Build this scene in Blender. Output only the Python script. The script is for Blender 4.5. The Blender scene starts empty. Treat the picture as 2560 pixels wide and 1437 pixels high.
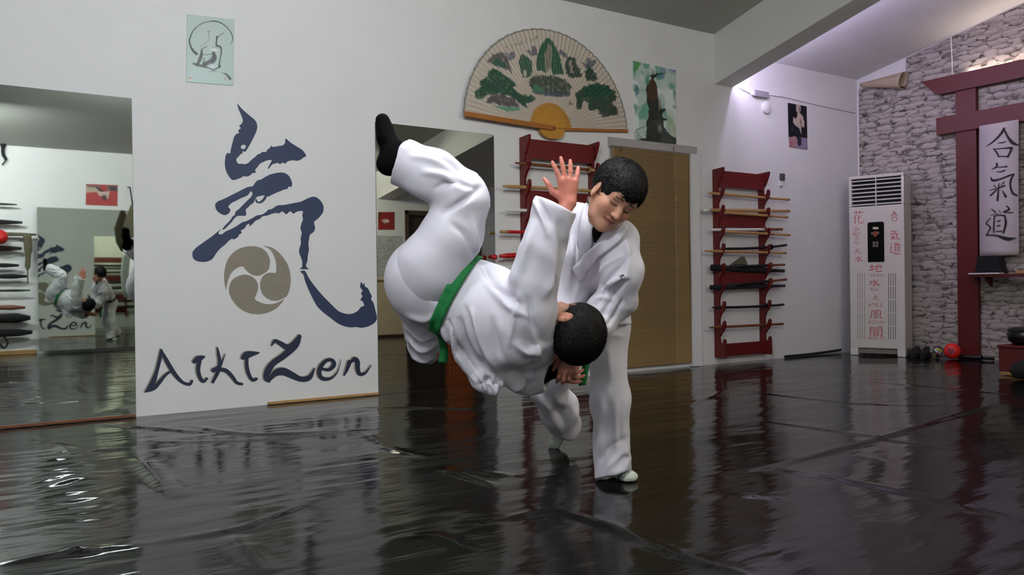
import bpy, bmesh, math, random
import numpy as np
from mathutils import Vector, Matrix
from mathutils.geometry import tessellate_polygon
random.seed(7); RNG = np.random.default_rng(7)
SC = bpy.context.scene; COL = SC.collection
PI = math.pi
# ------------------------------------------------------------------ camera
FPX, YAW, PIT, ROL = 2036.8, math.radians(33.247), math.radians(-0.152), math.radians(-0.729)
CAM = np.array([0.0, -5.428, 0.77])
_cy, _sy = math.cos(YAW), math.sin(YAW)
_r = np.array([_cy, -_sy, 0.0]); _f = np.array([_sy*math.cos(PIT), _cy*math.cos(PIT), math.sin(PIT)]); _u = np.cross(_r, _f)
R_ = _r*math.cos(ROL) - _u*math.sin(ROL)*-1 if False else None
# image axes: u = a cosr + b sinr ; v = -a sinr + b cosr  ->  right vector, up vector
RIGHT = _r*math.cos(ROL) + _u*math.sin(ROL); UP = -_r*math.sin(ROL) + _u*math.cos(ROL); FWD = _f
def ray(px, py): return FWD + RIGHT*((px-1280)/FPX) - UP*((py-718.5)/FPX)
def J(px, py, d): return CAM + ray(px, py)*d            # a point at depth d
def onY(px, py, y=0.0): d = ray(px, py); return CAM + d*((y-CAM[1])/d[1])
def onX(px, py, x): d = ray(px, py); return CAM + d*((x-CAM[0])/d[0])
def onZ(px, py, z=0.0): d = ray(px, py); return CAM + d*((z-CAM[2])/d[2])
WO = 6.288                                                  # depth of the room
def opp(px, py): p = onY(px, py, WO); return np.array([p[0], -WO, p[2]])
XB = 8.15
# ------------------------------------------------------------------ materials
def lin(c):
    if isinstance(c, str): c = [int(c[i:i+2], 16)/255 for i in (0, 2, 4)]
    return tuple(x/12.92 if x <= .04045 else ((x+.055)/1.055)**2.4 for x in c)
MATS = {}
def mat(name, col='808080', rough=.5, metal=0, bump=0, bscale=40, var=0, vscale=6, emit=None, estr=0, spec=.5, attr=None, stretch=None, coat=0, sheen=0, sss=0, bdist=.01):
    if name in MATS: return MATS[name]
    m = bpy.data.materials.new(name); m.use_nodes = True; nt = m.node_tree; N = nt.nodes; L = nt.links
    b = N['Principled BSDF']; c = (*lin(col), 1)
    b.inputs['Base Color'].default_value = c; b.inputs['Roughness'].default_value = rough; b.inputs['Metallic'].default_value = metal
    b.inputs['Specular IOR Level'].default_value = spec
    if coat: b.inputs['Coat Weight'].default_value = coat; b.inputs['Coat Roughness'].default_value = .1
    if sheen: b.inputs['Sheen Weight'].default_value = sheen; b.inputs['Sheen Roughness'].default_value = .5
    if sss:
        b.inputs['Subsurface Weight'].default_value = sss; b.inputs['Subsurface Radius'].default_value = (.012, .004, .002); b.inputs['Subsurface Scale'].default_value = 1
    if emit: b.inputs['Emission Color'].default_value = (*lin(emit), 1); b.inputs['Emission Strength'].default_value = estr
    src = None
    if bump or var:
        tc = N.new('ShaderNodeTexCoord'); vec = tc.outputs['Object']
        if stretch:
            mp = N.new('ShaderNodeMapping'); mp.inputs['Scale'].default_value = stretch; L.new(vec, mp.inputs['Vector']); vec = mp.outputs['Vector']
    if attr:
        a = N.new('ShaderNodeAttribute'); a.attribute_name = attr; src = a.outputs['Color']
    if var:
        n = N.new('ShaderNodeTexNoise'); n.inputs['Scale'].default_value = vscale; n.inputs['Detail'].default_value = 5; L.new(vec, n.inputs['Vector'])
        rp = N.new('ShaderNodeMapRange'); rp.inputs['To Min'].default_value = 1-var; rp.inputs['To Max'].default_value = 1+var; L.new(n.outputs['Fac'], rp.inputs['Value'])
        mx = N.new('ShaderNodeMix'); mx.data_type = 'RGBA'; mx.blend_type = 'MULTIPLY'; mx.inputs['Factor'].default_value = 1
        if src: L.new(src, mx.inputs['A'])
        else: mx.inputs['A'].default_value = c
        L.new(rp.outputs['Result'], mx.inputs['B']); src = mx.outputs['Result']
    if src: L.new(src, b.inputs['Base Color'])
    if bump:
        n = N.new('ShaderNodeTexNoise'); n.inputs['Scale'].default_value = bscale; n.inputs['Detail'].default_value = 4; L.new(vec, n.inputs['Vector'])
        bp = N.new('ShaderNodeBump'); bp.inputs['Strength'].default_value = bump; bp.inputs['Distance'].default_value = bdist
        L.new(n.outputs['Fac'], bp.inputs['Height']); L.new(bp.outputs['Normal'], b.inputs['Normal'])
    MATS[name] = m; return m
# ------------------------------------------------------------------ objects
ORG = {}
def tag(o, label=None, cat=None, group=None, kind=None):
    if label: o['label'] = label
    if cat: o['category'] = cat
    if group: o['group'] = group
    if kind: o['kind'] = kind
    return o
def thing(name, label, cat, loc=(0, 0, 0), group=None):
    o = bpy.data.objects.new(name, None); COL.objects.link(o); o.empty_display_size = .05
    o.location = loc; ORG[o] = np.array(loc, float); return tag(o, label, cat, group)
def link(name, me, m=None, parent=None, smooth=False):
    o = bpy.data.objects.new(name, me); COL.objects.link(o)
    if m is not None: me.materials.append(m)
    ORG[o] = np.zeros(3)
    if parent is not None:
        o.parent = parent; ORG[o] = ORG[parent]
    if smooth and len(me.polygons): me.polygons.foreach_set('use_smooth', [True]*len(me.polygons))
    return o
def obj(name, V, F, m=None, parent=None, smooth=False, cols=None):
    V = np.asarray(V, float)
    if parent is not None: V = V - ORG[parent]
    me = bpy.data.meshes.new(name); me.from_pydata(V.tolist(), [], [list(map(int, f)) for f in F]); me.update()
    if cols is not None:
        a = me.color_attributes.new('Col', 'FLOAT_COLOR', 'POINT'); a.data.foreach_set('color', np.asarray(cols, np.float32).ravel())
    return link(name, me, m, parent, smooth)
def big(name, V, Q, m=None, parent=None, smooth=True, cols=None, T=None):
    """A mesh from numpy arrays of quads (and triangles T)."""
    V = np.asarray(V, np.float32)
    if parent is not None: V = V - ORG[parent].astype(np.float32)
    me = bpy.data.meshes.new(name); nq = len(Q); nt = 0 if T is None else len(T)
    me.vertices.add(len(V)); me.vertices.foreach_set('co', np.ascontiguousarray(V, np.float32).ravel())
    idx = np.asarray(Q, np.int32).ravel()
    if nt: idx = np.concatenate([idx, np.asarray(T, np.int32).ravel()])
    me.loops.add(len(idx)); me.loops.foreach_set('vertex_index', idx)
    me.polygons.add(nq+nt); st = np.concatenate([np.arange(nq)*4, nq*4+np.arange(nt)*3]).astype(np.int32)
    me.polygons.foreach_set('loop_start', st); me.update(calc_edges=True); me.validate()
    if cols is not None:
        a = me.color_attributes.new('Col', 'FLOAT_COLOR', 'POINT'); a.data.foreach_set('color', np.asarray(cols, np.float32).ravel())
    return link(name, me, m, parent, smooth)
class MB:
    def __init__(s): s.V = []; s.F = []
    def add(s, V, F):
        n = len(s.V); s.V += [tuple(map(float, v)) for v in V]; s.F += [tuple(i+n for i in f) for f in F]; return s
    def box(s, lo, hi):
        (a, b, c), (d, e, f) = lo, hi
        return s.add([(a,b,c),(d,b,c),(d,e,c),(a,e,c),(a,b,f),(d,b,f),(d,e,f),(a,e,f)], [(0,3,2,1),(4,5,6,7),(0,1,5,4),(1,2,6,5),(2,3,7,6),(3,0,4,7)])
    def obox(s, c, ax, ay, az):
        c, ax, ay, az = map(lambda v: np.asarray(v, float), (c, ax, ay, az))
        V = [c+i*ax+j*ay+k*az for k in (-1, 1) for (i, j) in ((-1,-1),(1,-1),(1,1),(-1,1))]
        return s.add(V, [(0,3,2,1),(4,5,6,7),(0,1,5,4),(1,2,6,5),(2,3,7,6),(3,0,4,7)])
    def prism(s, poly, axis, a, b):
        """polygon of 2-D points swept from a to b along axis 'x','y' or 'z' (remaining two axes in order)."""
        def P(p, t):
            return {'x': (t, p[0], p[1]), 'y': (p[0], t, p[1]), 'z': (p[0], p[1], t)}[axis]
        n = len(poly); V = [P(p, a) for p in poly]+[P(p, b) for p in poly]
        tr = tessellate_polygon([[Vector((p[0], p[1], 0)) for p in poly]])
        F = [tuple(t) for t in tr]+[tuple(i+n for i in reversed(t)) for t in tr]+[(i, (i+1) % n, n+(i+1) % n, n+i) for i in range(n)]
        return s.add(V, F)
    def tube(s, pts, rad, n=12, cap=True, flat=None):
        pts = [np.asarray(p, float) for p in pts]; k = len(pts)
        rad = [rad]*k if np.isscalar(rad) else rad
        V = []; prev = None
        for i, p in enumerate(pts):
            t = pts[min(i+1, k-1)]-pts[max(i-1, 0)]; t = t/(np.linalg.norm(t)+1e-9)
            if prev is None:
                h = np.array([0, 0, 1.]) if abs(t[2]) < .9 else np.array([1., 0, 0])
                a = np.cross(h, t)
            else: a = prev-t*np.dot(prev, t)
            a = a/np.linalg.norm(a); b = np.cross(t, a); prev = a
            fl = 1 if flat is None else flat
            for j in range(n):
                w = 2*PI*j/n; V.append(p+rad[i]*(a*math.cos(w)*fl+b*math.sin(w)))
        F = [(i*n+j, i*n+(j+1) % n, (i+1)*n+(j+1) % n, (i+1)*n+j) for i in range(k-1) for j in range(n)]
        if cap: F += [tuple(range(n-1, -1, -1)), tuple((k-1)*n+j for j in range(n))]
        return s.add(V, F)
    def lathe(s, prof, c, axis=(0, 0, 1), n=24):
        axis = np.asarray(axis, float)/np.linalg.norm(axis); h = np.array([0, 0, 1.]) if abs(axis[2]) < .9 else np.array([1., 0, 0])
        a = np.cross(h, axis); a /= np.linalg.norm(a); b = np.cross(axis, a); c = np.asarray(c, float)
        V = [c+axis*z+r*(a*math.cos(2*PI*j/n)+b*math.sin(2*PI*j/n)) for r, z in prof for j in range(n)]; k = len(prof)
        F = [(i*n+j, i*n+(j+1) % n, (i+1)*n+(j+1) % n, (i+1)*n+j) for i in range(k-1) for j in range(n)]
        F += [tuple(range(n-1, -1, -1)), tuple((k-1)*n+j for j in range(n))]
        return s.add(V, F)
    def build(s, name, m=None, parent=None, smooth=False, bevel=0, auto=None):
        o = obj(name, s.V, s.F, m, parent, smooth)
        if bevel:
            md = o.modifiers.new('b', 'BEVEL'); md.width = bevel; md.segments = 2; md.limit_method = 'ANGLE'
        if auto:
            o.data.polygons.foreach_set('use_smooth', [True]*len(o.data.polygons))
            o.data.set_sharp_from_angle(angle=math.radians(auto))
        return o
def struct(o): return tag(o, kind='structure')
# ------------------------------------------------------------------ noise / curves
_NT = np.random.default_rng(3).random((64, 64, 64)).astype(np.float32)
def vnoise(P):
    P = np.asarray(P, np.float32); i = np.floor(P).astype(int); f = P-i; f = f*f*(3-2*f); i &= 63; j = (i+1) & 63
    x0, y0, z0 = i[..., 0], i[..., 1], i[..., 2]; x1, y1, z1 = j[..., 0], j[..., 1], j[..., 2]
    fx, fy, fz = f[..., 0], f[..., 1], f[..., 2]
    def l(a, b, t): return a+(b-a)*t
    return l(l(l(_NT[x0,y0,z0], _NT[x1,y0,z0], fx), l(_NT[x0,y1,z0], _NT[x1,y1,z0], fx), fy), l(l(_NT[x0,y0,z1], _NT[x1,y0,z1], fx), l(_NT[x0,y1,z1], _NT[x1,y1,z1], fx), fy), fz)
def catmull(pts, n=8):
    P = np.asarray(pts, float)
    if len(P) < 3: return np.array([P[0]+(P[-1]-P[0])*t for t in np.linspace(0, 1, n+1)])
    Q = np.vstack([2*P[0]-P[1], P, 2*P[-1]-P[-2]]); out = []
    for i in range(1, len(Q)-2):
        p0, p1, p2, p3 = Q[i-1:i+3]
        for t in np.linspace(0, 1, n, endpoint=False):
            out.append(.5*((2*p1)+(-p0+p2)*t+(2*p0-5*p1+4*p2-p3)*t*t+(-p0+3*p1-3*p2+p3)*t**3))
    out.append(Q[-2]); return np.array(out)
def ribbon(pts, w, n=8, rag=0):
    """outline (2-D) of a brush stroke with a width at each point"""
    k = len(pts); A = catmull([(*p, ww) for p, ww in zip(pts, w)], n); P = A[:, :2]; W = np.maximum(A[:, 2], 1e-5)/2
    T = np.gradient(P, axis=0); T /= np.linalg.norm(T, axis=1)[:, None]+1e-9; Nn = np.stack([-T[:, 1], T[:, 0]], 1)
    if rag: W = W*(1+rag*(RNG.random(len(W))-.5))
    s0 = P[0]-T[0]*W[0]*.7; s1 = P[-1]+T[-1]*W[-1]*.7
    return P+Nn*W[:, None], P-Nn*W[:, None], s0, s1
def ribbon_faces(strokes, to3, n=8, rag=0, lift=None):
    """strokes [(pts, widths)] -> V, F through to3(p2)->3-D; strips, so self crossing is fine"""
    V = []; F = []
    for pts, w in strokes:
        a, b, s0, s1 = ribbon(pts, w, n, rag); k = len(a); o = len(V)
        lf = np.zeros(3) if lift is None else np.asarray(lift, float); q_ = ribbon_faces.q
        for i, p in enumerate(a): V.append(np.array(to3(p))+lf*(q_+i))
        for i, p in enumerate(b): V.append(np.array(to3(p))+lf*(q_+i))
        V.append(np.array(to3(s0))+lf*q_); V.append(np.array(to3(s1))+lf*(q_+k)); ribbon_faces.q = (q_+k) % 300
        F += [(o+i, o+i+1, o+k+i+1, o+k+i) for i in range(k-1)]
        F += [(o, o+k, o+2*k), (o+k-1, o+2*k+1, o+2*k-1)]
    return V, F
ribbon_faces.q = 0
def poly_faces(loops, to3):
    """flat faces of an outline with holes"""
    L = [[Vector((p[0], p[1], 0)) for p in lp] for lp in loops]; T = tessellate_polygon(L)
    V = [to3(p) for lp in loops for p in lp]; return V, [tuple(t) for t in T]
# ------------------------------------------------------------------ painted sheets (posters, fan leaf)
def inpoly(X, Z, poly):
    r = np.zeros(X.shape, bool); n = len(poly)
    for i in range(n):
        x1, z1 = poly[i]; x2, z2 = poly[(i+1) % n]
        if z1 == z2: continue
        c = ((z1 > Z) != (z2 > Z)) & (X < (x2-x1)*(Z-z1)/(z2-z1)+x1); r ^= c
    return r
class Canvas:
    def __init__(s, X, Z, base): s.X, s.Z = X, Z; s.C = np.zeros(X.shape+(4,), np.float32); s.C[..., :3] = lin(base); s.C[..., 3] = 1
    def noise(s, sc, seed=0): return vnoise(np.stack([s.X*sc+seed*7.3, s.Z*sc+seed*3.1, np.full(s.X.shape, seed*1.7)], -1))
    def put(s, mask, col, a=1.0):
        m = np.clip(mask.astype(np.float32)*a, 0, 1)[..., None]; s.C[..., :3] = s.C[..., :3]*(1-m)+np.array(lin(col), np.float32)*m
    def poly(s, pts, col, a=1, wob=0, sc=30, seed=1, tex=0, tsc=60):
        X, Z = s.X, s.Z
        if wob: X = X+(s.noise(sc, seed)-.5)*wob; Z = Z+(s.noise(sc, seed+5)-.5)*wob
        lo = np.min(pts, 0)-wob; hi = np.max(pts, 0)+wob
        m = inpoly(X, Z, pts).astype(np.float32)
        if tex: m = m*np.clip(1-tex+tex*2*s.noise(tsc, seed+9), 0, 1)
        s.put(m, col, a)
    def stroke(s, pts, w, col, a=1, soft=.3):
        A = catmull([(*p, ww) for p, ww in zip(pts, w)], 10); m = np.zeros(s.X.shape, np.float32)
        for (x, z, ww) in A:
            d = np.hypot(s.X-x, s.Z-z)/max(ww/2, 1e-4); m = np.maximum(m, np.clip((1-d)/soft, 0, 1))
        s.put(m, col, a)
    def blob(s, x, z, rx, rz, col, a=1, soft=.5, wob=0, sc=30, seed=1):
        X, Z = s.X, s.Z
        if wob: X = X+(s.noise(sc, seed)-.5)*wob; Z = Z+(s.noise(sc, seed+5)-.5)*wob
        s.put(np.clip((1-np.hypot((X-x)/rx, (Z-z)/rz))/soft, 0, 1), col, a)
def sheet(name, quad, nx, nz, paint, m, parent=None, thick=.004, base='ffffff', nrm=(0, -1, 0), coord=None):
    """painted flat panel: quad = TL, TR, BR, BL in 3-D; paint(canvas) paints in coordinates coord(P)->(a, b)"""
    TL, TR, BR, BL = [np.asarray(q, float) for q in quad]; u = np.linspace(0, 1, nx); v = np.linspace(0, 1, nz); U, Vv = np.meshgrid(u, v)
    P = (TL*(1-U[..., None])+TR*U[..., None])*(1-Vv[..., None])+(BL*(1-U[..., None])+BR*U[..., None])*Vv[..., None]
    X, Z = coord(P); c = Canvas(X, Z, base); paint(c)
    nrm = np.asarray(nrm, float); V = P.reshape(-1, 3)+nrm*thick; C = c.C.reshape(-1, 4)
    idx = np.arange(nx*nz).reshape(nz, nx); Q = np.stack([idx[:-1, :-1], idx[1:, :-1], idx[1:, 1:], idx[:-1, 1:]], -1).reshape(-1, 4)
    rim = np.concatenate([idx[0, :], idx[1:, -1], idx[-1, -2::-1], idx[-2:0:-1, 0]]); nb = len(V)
    V = np.vstack([V, V[rim]-nrm*thick]); C = np.vstack([C, C[rim]]); k = len(rim); e = np.arange(k); e2 = (e+1) % k
    Q = np.vstack([Q, np.stack([rim[e], rim[e2], nb+e2, nb+e], -1)])
    return big(name, V, Q, m, parent, False, C)
def zc(ox, oy, s, pts): return [(ox+x*s, oy+y*s) for x, y in pts]          # crop pixels -> photo pixels
def wallxz(pts, y=0.0): return [tuple(onY(px, py, y)[[0, 2]]) for px, py in pts]
# ================================================================== MATERIALS
M_wall = mat('white_plaster', 'd6d6d4', .75, bump=.25, bscale=25, var=.05, vscale=3)
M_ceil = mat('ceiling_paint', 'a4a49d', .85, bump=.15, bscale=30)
M_mirror = mat('mirror_silver', 'd2d8d0', .015, 1)
M_mback = mat('mirror_edge', '4a5450', .3)
M_red = mat('red_lacquer', '5f0e0d', .45, var=.12, vscale=5)
M_redd = mat('torii_red', '540a0c', .5, var=.15, vscale=4)
M_tan = mat('tan_wood', 'a98350', .5, var=.2, vscale=12, stretch=(1, 8, 8))
M_brown = mat('brown_wood', '6e3f22', .5, var=.2, vscale=12, stretch=(1, 8, 8))
M_black = mat('black_lacquer', '0b0b0d', .3)
M_blackc = mat('black_cloth', '08080a', .9, bump=.3, bscale=80)
M_white = mat('white_plastic', 'd2d0cc', .35)
M_whitep = mat('white_paint', 'd6d6d2', .5)
M_navy = mat('navy_paint', '1c2c4c', .6, var=.12, vscale=9)
M_navyk = mat('dark_navy_paint', '131f38', .6)
M_khaki = mat('khaki_paint', '847d6e', .7, var=.1, vscale=10)
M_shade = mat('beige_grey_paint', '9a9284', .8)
M_bamboo = mat('bamboo', 'b7822f', .45, var=.2, vscale=14)
M_bamb2 = mat('dark_bamboo', '9a5f22', .45, var=.2, vscale=10)
M_paint = mat('painted_sheet', 'ffffff', .55, attr='Col')
M_lam = mat('laminated_print', 'ffffff', .25, spec=.3, attr='Col')
M_redstick = mat('red_wood', 'b01216', .4)
M_grey = mat('grey_metal', '8b8890', .4)
M_olive = mat('olive_cloth', '55503c', .9, bump=.3, bscale=60)
M_redink = mat('red_ink', 'b2484a', .6)
M_ink = mat('black_ink', '141216', .7)
M_dark = mat('dark_void', '050505', .6)

# ---- stone wallpaper: flat printed ledge stone, node based
def stone_mat():
    m = bpy.data.materials.new('stone_print'); m.use_nodes = True; N = m.node_tree.nodes; L = m.node_tree.links; b = N['Principled BSDF']
    b.inputs['Roughness'].default_value = .7
    tc = N.new('ShaderNodeTexCoord'); mp = N.new('ShaderNodeMapping'); mp.inputs['Scale'].default_value = (1, 6.0, 19); L.new(tc.outputs['Object'], mp.inputs['Vector'])
    ns = N.new('ShaderNodeTexNoise'); ns.inputs['Scale'].default_value = 1.4; ns.inputs['Detail'].default_value = 3; L.new(mp.outputs[0], ns.inputs['Vector'])
    sub = N.new('ShaderNodeVectorMath'); sub.operation = 'MULTIPLY_ADD'; sub.inputs[1].default_value = (0, .8, 1.1); L.new(ns.outputs['Color'], sub.inputs[0]); L.new(mp.outputs[0], sub.inputs[2])
    def vor(f):
        v = N.new('ShaderNodeTexVoronoi'); v.feature = f; v.distance = 'CHEBYCHEV'; v.inputs['Scale'].default_value = 1; v.inputs['Randomness'].default_value = .8; L.new(sub.outputs[0], v.inputs['Vector']); return v
    v2 = vor('F1'); v3 = vor('F2'); ed = N.new('ShaderNodeMath'); ed.operation = 'SUBTRACT'; L.new(v3.outputs['Distance'], ed.inputs[0]); L.new(v2.outputs['Distance'], ed.inputs[1])
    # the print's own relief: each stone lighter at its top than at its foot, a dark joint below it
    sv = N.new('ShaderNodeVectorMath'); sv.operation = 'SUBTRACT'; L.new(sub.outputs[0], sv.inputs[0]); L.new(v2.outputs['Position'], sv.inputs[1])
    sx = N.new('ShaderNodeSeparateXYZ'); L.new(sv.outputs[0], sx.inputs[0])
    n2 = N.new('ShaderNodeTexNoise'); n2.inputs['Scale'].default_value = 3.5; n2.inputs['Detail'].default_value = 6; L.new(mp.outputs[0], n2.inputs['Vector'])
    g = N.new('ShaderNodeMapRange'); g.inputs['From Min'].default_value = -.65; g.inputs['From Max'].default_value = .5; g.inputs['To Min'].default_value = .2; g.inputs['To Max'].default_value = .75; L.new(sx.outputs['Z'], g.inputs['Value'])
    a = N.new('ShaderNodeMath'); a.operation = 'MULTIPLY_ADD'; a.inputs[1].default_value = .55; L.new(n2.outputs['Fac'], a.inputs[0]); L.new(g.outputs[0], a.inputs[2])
    e = N.new('ShaderNodeMapRange'); e.inputs['From Min'].default_value = .0; e.inputs['From Max'].default_value = .17; L.new(ed.outputs[0], e.inputs['Value'])
    n3 = N.new('ShaderNodeTexNoise'); n3.inputs['Scale'].default_value = 1.1; n3.inputs['Detail'].default_value = 2; L.new(mp.outputs[0], n3.inputs['Vector'])
    m3 = N.new('ShaderNodeMapRange'); m3.inputs['From Min'].default_value = .35; m3.inputs['From Max'].default_value = .62; m3.inputs['To Min'].default_value = .05; m3.inputs['To Max'].default_value = .8; L.new(n3.outputs['Fac'], m3.inputs['Value']); L.new(m3.outputs[0], e.inputs['To Min'])
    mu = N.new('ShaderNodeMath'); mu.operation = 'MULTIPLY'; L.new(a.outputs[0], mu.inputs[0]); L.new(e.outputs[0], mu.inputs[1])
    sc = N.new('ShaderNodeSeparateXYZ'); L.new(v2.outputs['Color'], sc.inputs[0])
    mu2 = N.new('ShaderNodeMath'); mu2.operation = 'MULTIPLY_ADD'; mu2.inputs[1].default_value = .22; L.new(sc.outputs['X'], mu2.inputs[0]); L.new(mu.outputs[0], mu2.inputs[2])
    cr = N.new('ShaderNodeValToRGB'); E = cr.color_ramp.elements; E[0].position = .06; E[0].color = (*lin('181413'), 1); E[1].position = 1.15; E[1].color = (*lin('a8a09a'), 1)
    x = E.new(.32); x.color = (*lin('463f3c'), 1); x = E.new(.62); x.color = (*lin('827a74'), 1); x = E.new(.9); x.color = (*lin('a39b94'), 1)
    L.new(mu2.outputs[0], cr.inputs[0]); L.new(cr.outputs[0], b.inputs['Base Color'])
    bp = N.new('ShaderNodeBump'); bp.inputs['Strength'].default_value = .15; bp.inputs['Distance'].default_value = .01; L.new(mu2.outputs[0], bp.inputs['Height']); L.new(bp.outputs[0], b.inputs['Normal'])
    return m
M_stone = stone_mat()
# ---- floor: black vinyl sheet over mats
def floor_mat():
    m = bpy.data.materials.new('black_vinyl_sheet'); m.use_nodes = True; N = m.node_tree.nodes; L = m.node_tree.links; b = N['Principled BSDF']
    b.inputs['Base Color'].default_value = (*lin('0f0f0e'), 1); b.inputs['Roughness'].default_value = .13; b.inputs['IOR'].default_value = 1.5; b.inputs['Specular IOR Level'].default_value = .15
    tc = N.new('ShaderNodeTexCoord')
    def noise(scale, st, rot=0, detail=3):
        mp = N.new('ShaderNodeMapping'); mp.inputs['Scale'].default_value = st; mp.inputs['Rotation'].default_value = (0, 0, rot); L.new(tc.outputs['Object'], mp.inputs['Vector'])
        n = N.new('ShaderNodeTexNoise'); n.inputs['Scale'].default_value = scale; n.inputs['Detail'].default_value = detail; L.new(mp.outputs[0], n.inputs['Vector']); return n.outputs['Fac']
    h1 = noise(2.2, (.5, 1.6, 1), 0.45, 2); h2 = noise(11, (.35, 1.6, 1), .5, 2); h3 = noise(38, (.25, 1.5, 1), .55, 2)
    def ma(a, k, c):
        n = N.new('ShaderNodeMath'); n.operation = 'MULTIPLY_ADD'; n.inputs[1].default_value = k; L.new(a, n.inputs[0])
        if c is None: n.inputs[2].default_value = 0
        else: L.new(c, n.inputs[2])
        return n.outputs[0]
    h = ma(h3, .022, ma(h2, .13, ma(h1, .9, None)))
    bp = N.new('ShaderNodeBump'); bp.inputs['Strength'].default_value = 1; bp.inputs['Distance'].default_value = .012; L.new(h, bp.inputs['Height']); L.new(bp.outputs[0], b.inputs['Normal'])
    r = noise(3, (1, 1, 1), 0, 5); mr = N.new('ShaderNodeMapRange'); mr.inputs['To Min'].default_value = .06; mr.inputs['To Max'].default_value = .16; L.new(r, mr.inputs['Value']); L.new(mr.outputs[0], b.inputs['Roughness'])
    return m
M_floor = floor_mat()

# ================================================================== ROOM SHELL
XL = -3.2; HA = 3.136; RG = -1.75; SL = .185; HR = 2.99; SR = .2; HO = 2.558; XBm0, XBm1, SKW = 5.895, 6.14, .11
# floor: a real sheet with ridges and creases where the photograph shows them
def floor_mesh():
    st = .0175; xs = np.arange(-1.4, XB+.02, st); ys = np.arange(-5.6, .001, st); X, Y = np.meshgrid(xs, ys); H = np.zeros_like(X)
    def ridge(px, w, h, step=0):
        pts = catmull([onZ(*p)[:2] for p in px], 3); cl = np.concatenate([[0], np.cumsum(np.hypot(*np.diff(pts, axis=0).T))])
        E_ = np.zeros_like(X); S_ = np.zeros_like(X); best = np.full(X.shape, 9.)
        for i_, (a, b) in enumerate(zip(pts[:-1], pts[1:])):
            d = b-a; l = np.hypot(*d)
            if l < 1e-3: continue
            d /= l; t = np.clip((X-a[0])*d[0]+(Y-a[1])*d[1], 0, l); s = -(X-a[0])*d[1]+(Y-a[1])*d[0]; q = np.hypot(X-a[0]-t*d[0], Y-a[1]-t*d[1])
            u = (cl[i_]+t)/cl[-1]; fd = np.sin(PI*u)**.6*(.75+.5*vnoise(np.stack([u*9, u*0+w*99, u*0], -1))); m = q < best; best = np.where(m, q, best)
            E_ = np.where(m, fd*np.exp(-(q/w)**2), E_); S_ = np.where(m, fd*np.tanh(s/w)*np.exp(-(q/.12)**2), S_)
        H[:] += h*E_+step*S_
    for px, w, h, s in [
        ([(337,1144),(439,1245)], .028, .012, 0), ([(360,1140),(470,1240)], .03, .008, 0),
        ([(1375,1267),(1520,1310),(1697,1382),(1901,1437)], .03, .007, .003), ([(1192,1176),(1302,1189)], .02, .006, 0), ([(1096,1166),(1242,1214)], .025, .006, 0),
        ([(255,1059),(521,1080)], .02, .006, .003), ([(900,1015),(1209,1021)], .02, .005, .003), ([(953,985),(1209,963)], .02, .006, .003),
        ([(465,1061),(637,1084),(960,1069)], .025, .007, .002), ([(375,1102),(640,1099),(940,1069)], .025, .006, 0), ([(206,1125),(340,1118)], .03, .007, 0),
        ([(367,1354),(600,1316),(750,1260)], .018, .004, .002), ([(0,1406),(190,1376),(370,1354)], .02, .006, .002), ([(562,1324),(675,1429)], .04, .006, 0),
        ([(943,1352),(1080,1335),(1182,1375)], .025, .005, 0), ([(1132,1302),(1265,1292),(1375,1267)], .02, .004, .002),
        ([(1700,1195),(1929,1161),(2202,1093),(2383,1037),(2480,1010)], .022, .006, .004), ([(1929,1165),(2234,1221),(2420,1265)], .022, .006, .003), ([(1901,1049),(2202,1093),(2400,1125)], .022, .005, .002),
        ([(1841,1233),(1953,1243)], .02, .005, 0), ([(2118,1133),(2210,1151)], .02, .006, 0), ([(2379,1266),(2523,1290)], .03, .006, 0),
        ([(1821,972),(2122,1005),(2403,1013)], .025, .004, .002), ([(2182,952),(2560,988)], .03, .004, .002), ([(1700,1020),(1821,972)], .03, .004, 0),
        ([(130,1105),(200,1135)], .03, .01, 0), ([(110,1150),(190,1140)], .03, .006, 0), ([(150,1372),(240,1378)], .02, .01, 0), ([(740,1180),(960,1150)], .02, .004, 0),
        ([(950,1110),(1010,1130),(1080,1140)], .03, .006, 0), ([(900,1080),(960,1110)], .02, .007, 0)]:
        ridge(px, w, h, s)
    H += (vnoise(np.stack([X*1.3, Y*2.1, X*0+.5], -1))-.5)*.006
    # ripples put into the sheet by the left-hand mirror to scatter the lamp's reflection
    c = onZ(150, 1200); nz_ = vnoise(np.stack([X*6, Y*2.5, X*0], -1)); H += np.exp(-((X-c[0]-.015)/.1)**2-((Y-c[1]+.05)/.65)**2)*(.0046*np.sin(Y*58+7*nz_)+.004*np.sin(Y*17+X*9))
    edge = np.clip(np.minimum.reduce([(-Y)/.12, (XB-X)/.2]), 0, 1); H = H*edge-.006*0
    V = np.stack([X, Y, H-.004], -1).reshape(-1, 3); ny, nx = X.shape; idx = np.arange(nx*ny).reshape(ny, nx)
    Q = np.stack([idx[:-1, :-1], idx[:-1, 1:], idx[1:, 1:], idx[1:, :-1]], -1).reshape(-1, 4)
    n = len(V); z = -.004
    ex = np.array([(XL,-WO,z),(-1.4,-WO,z),(XB,-WO,z),(XL,-5.6,z),(-1.4,-5.6,z),(XB,-5.6,z),(XL,0,z),(-1.4,0,z),(XL,-WO,-.12),(XB,-WO,-.12),(XB,0,-.12),(XL,0,-.12)])
    EQ = np.array([(0,1,4,3),(1,2,5,4),(3,4,7,6),(8,11,10,9)])+n
    return big('floor', np.vstack([V, ex]), np.vstack([Q, EQ]), M_floor)
struct(floor_mesh())
t = .15
struct(MB().box((XL-t, 0, -.12), (XB+t, t, 3.7)).build('wall_back', M_wall))
w = MB()                                                            # opposite wall, with a doorway seen in the mirrors
DX0, DX1, DZ = 5.66, 7.06, 1.98
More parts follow.
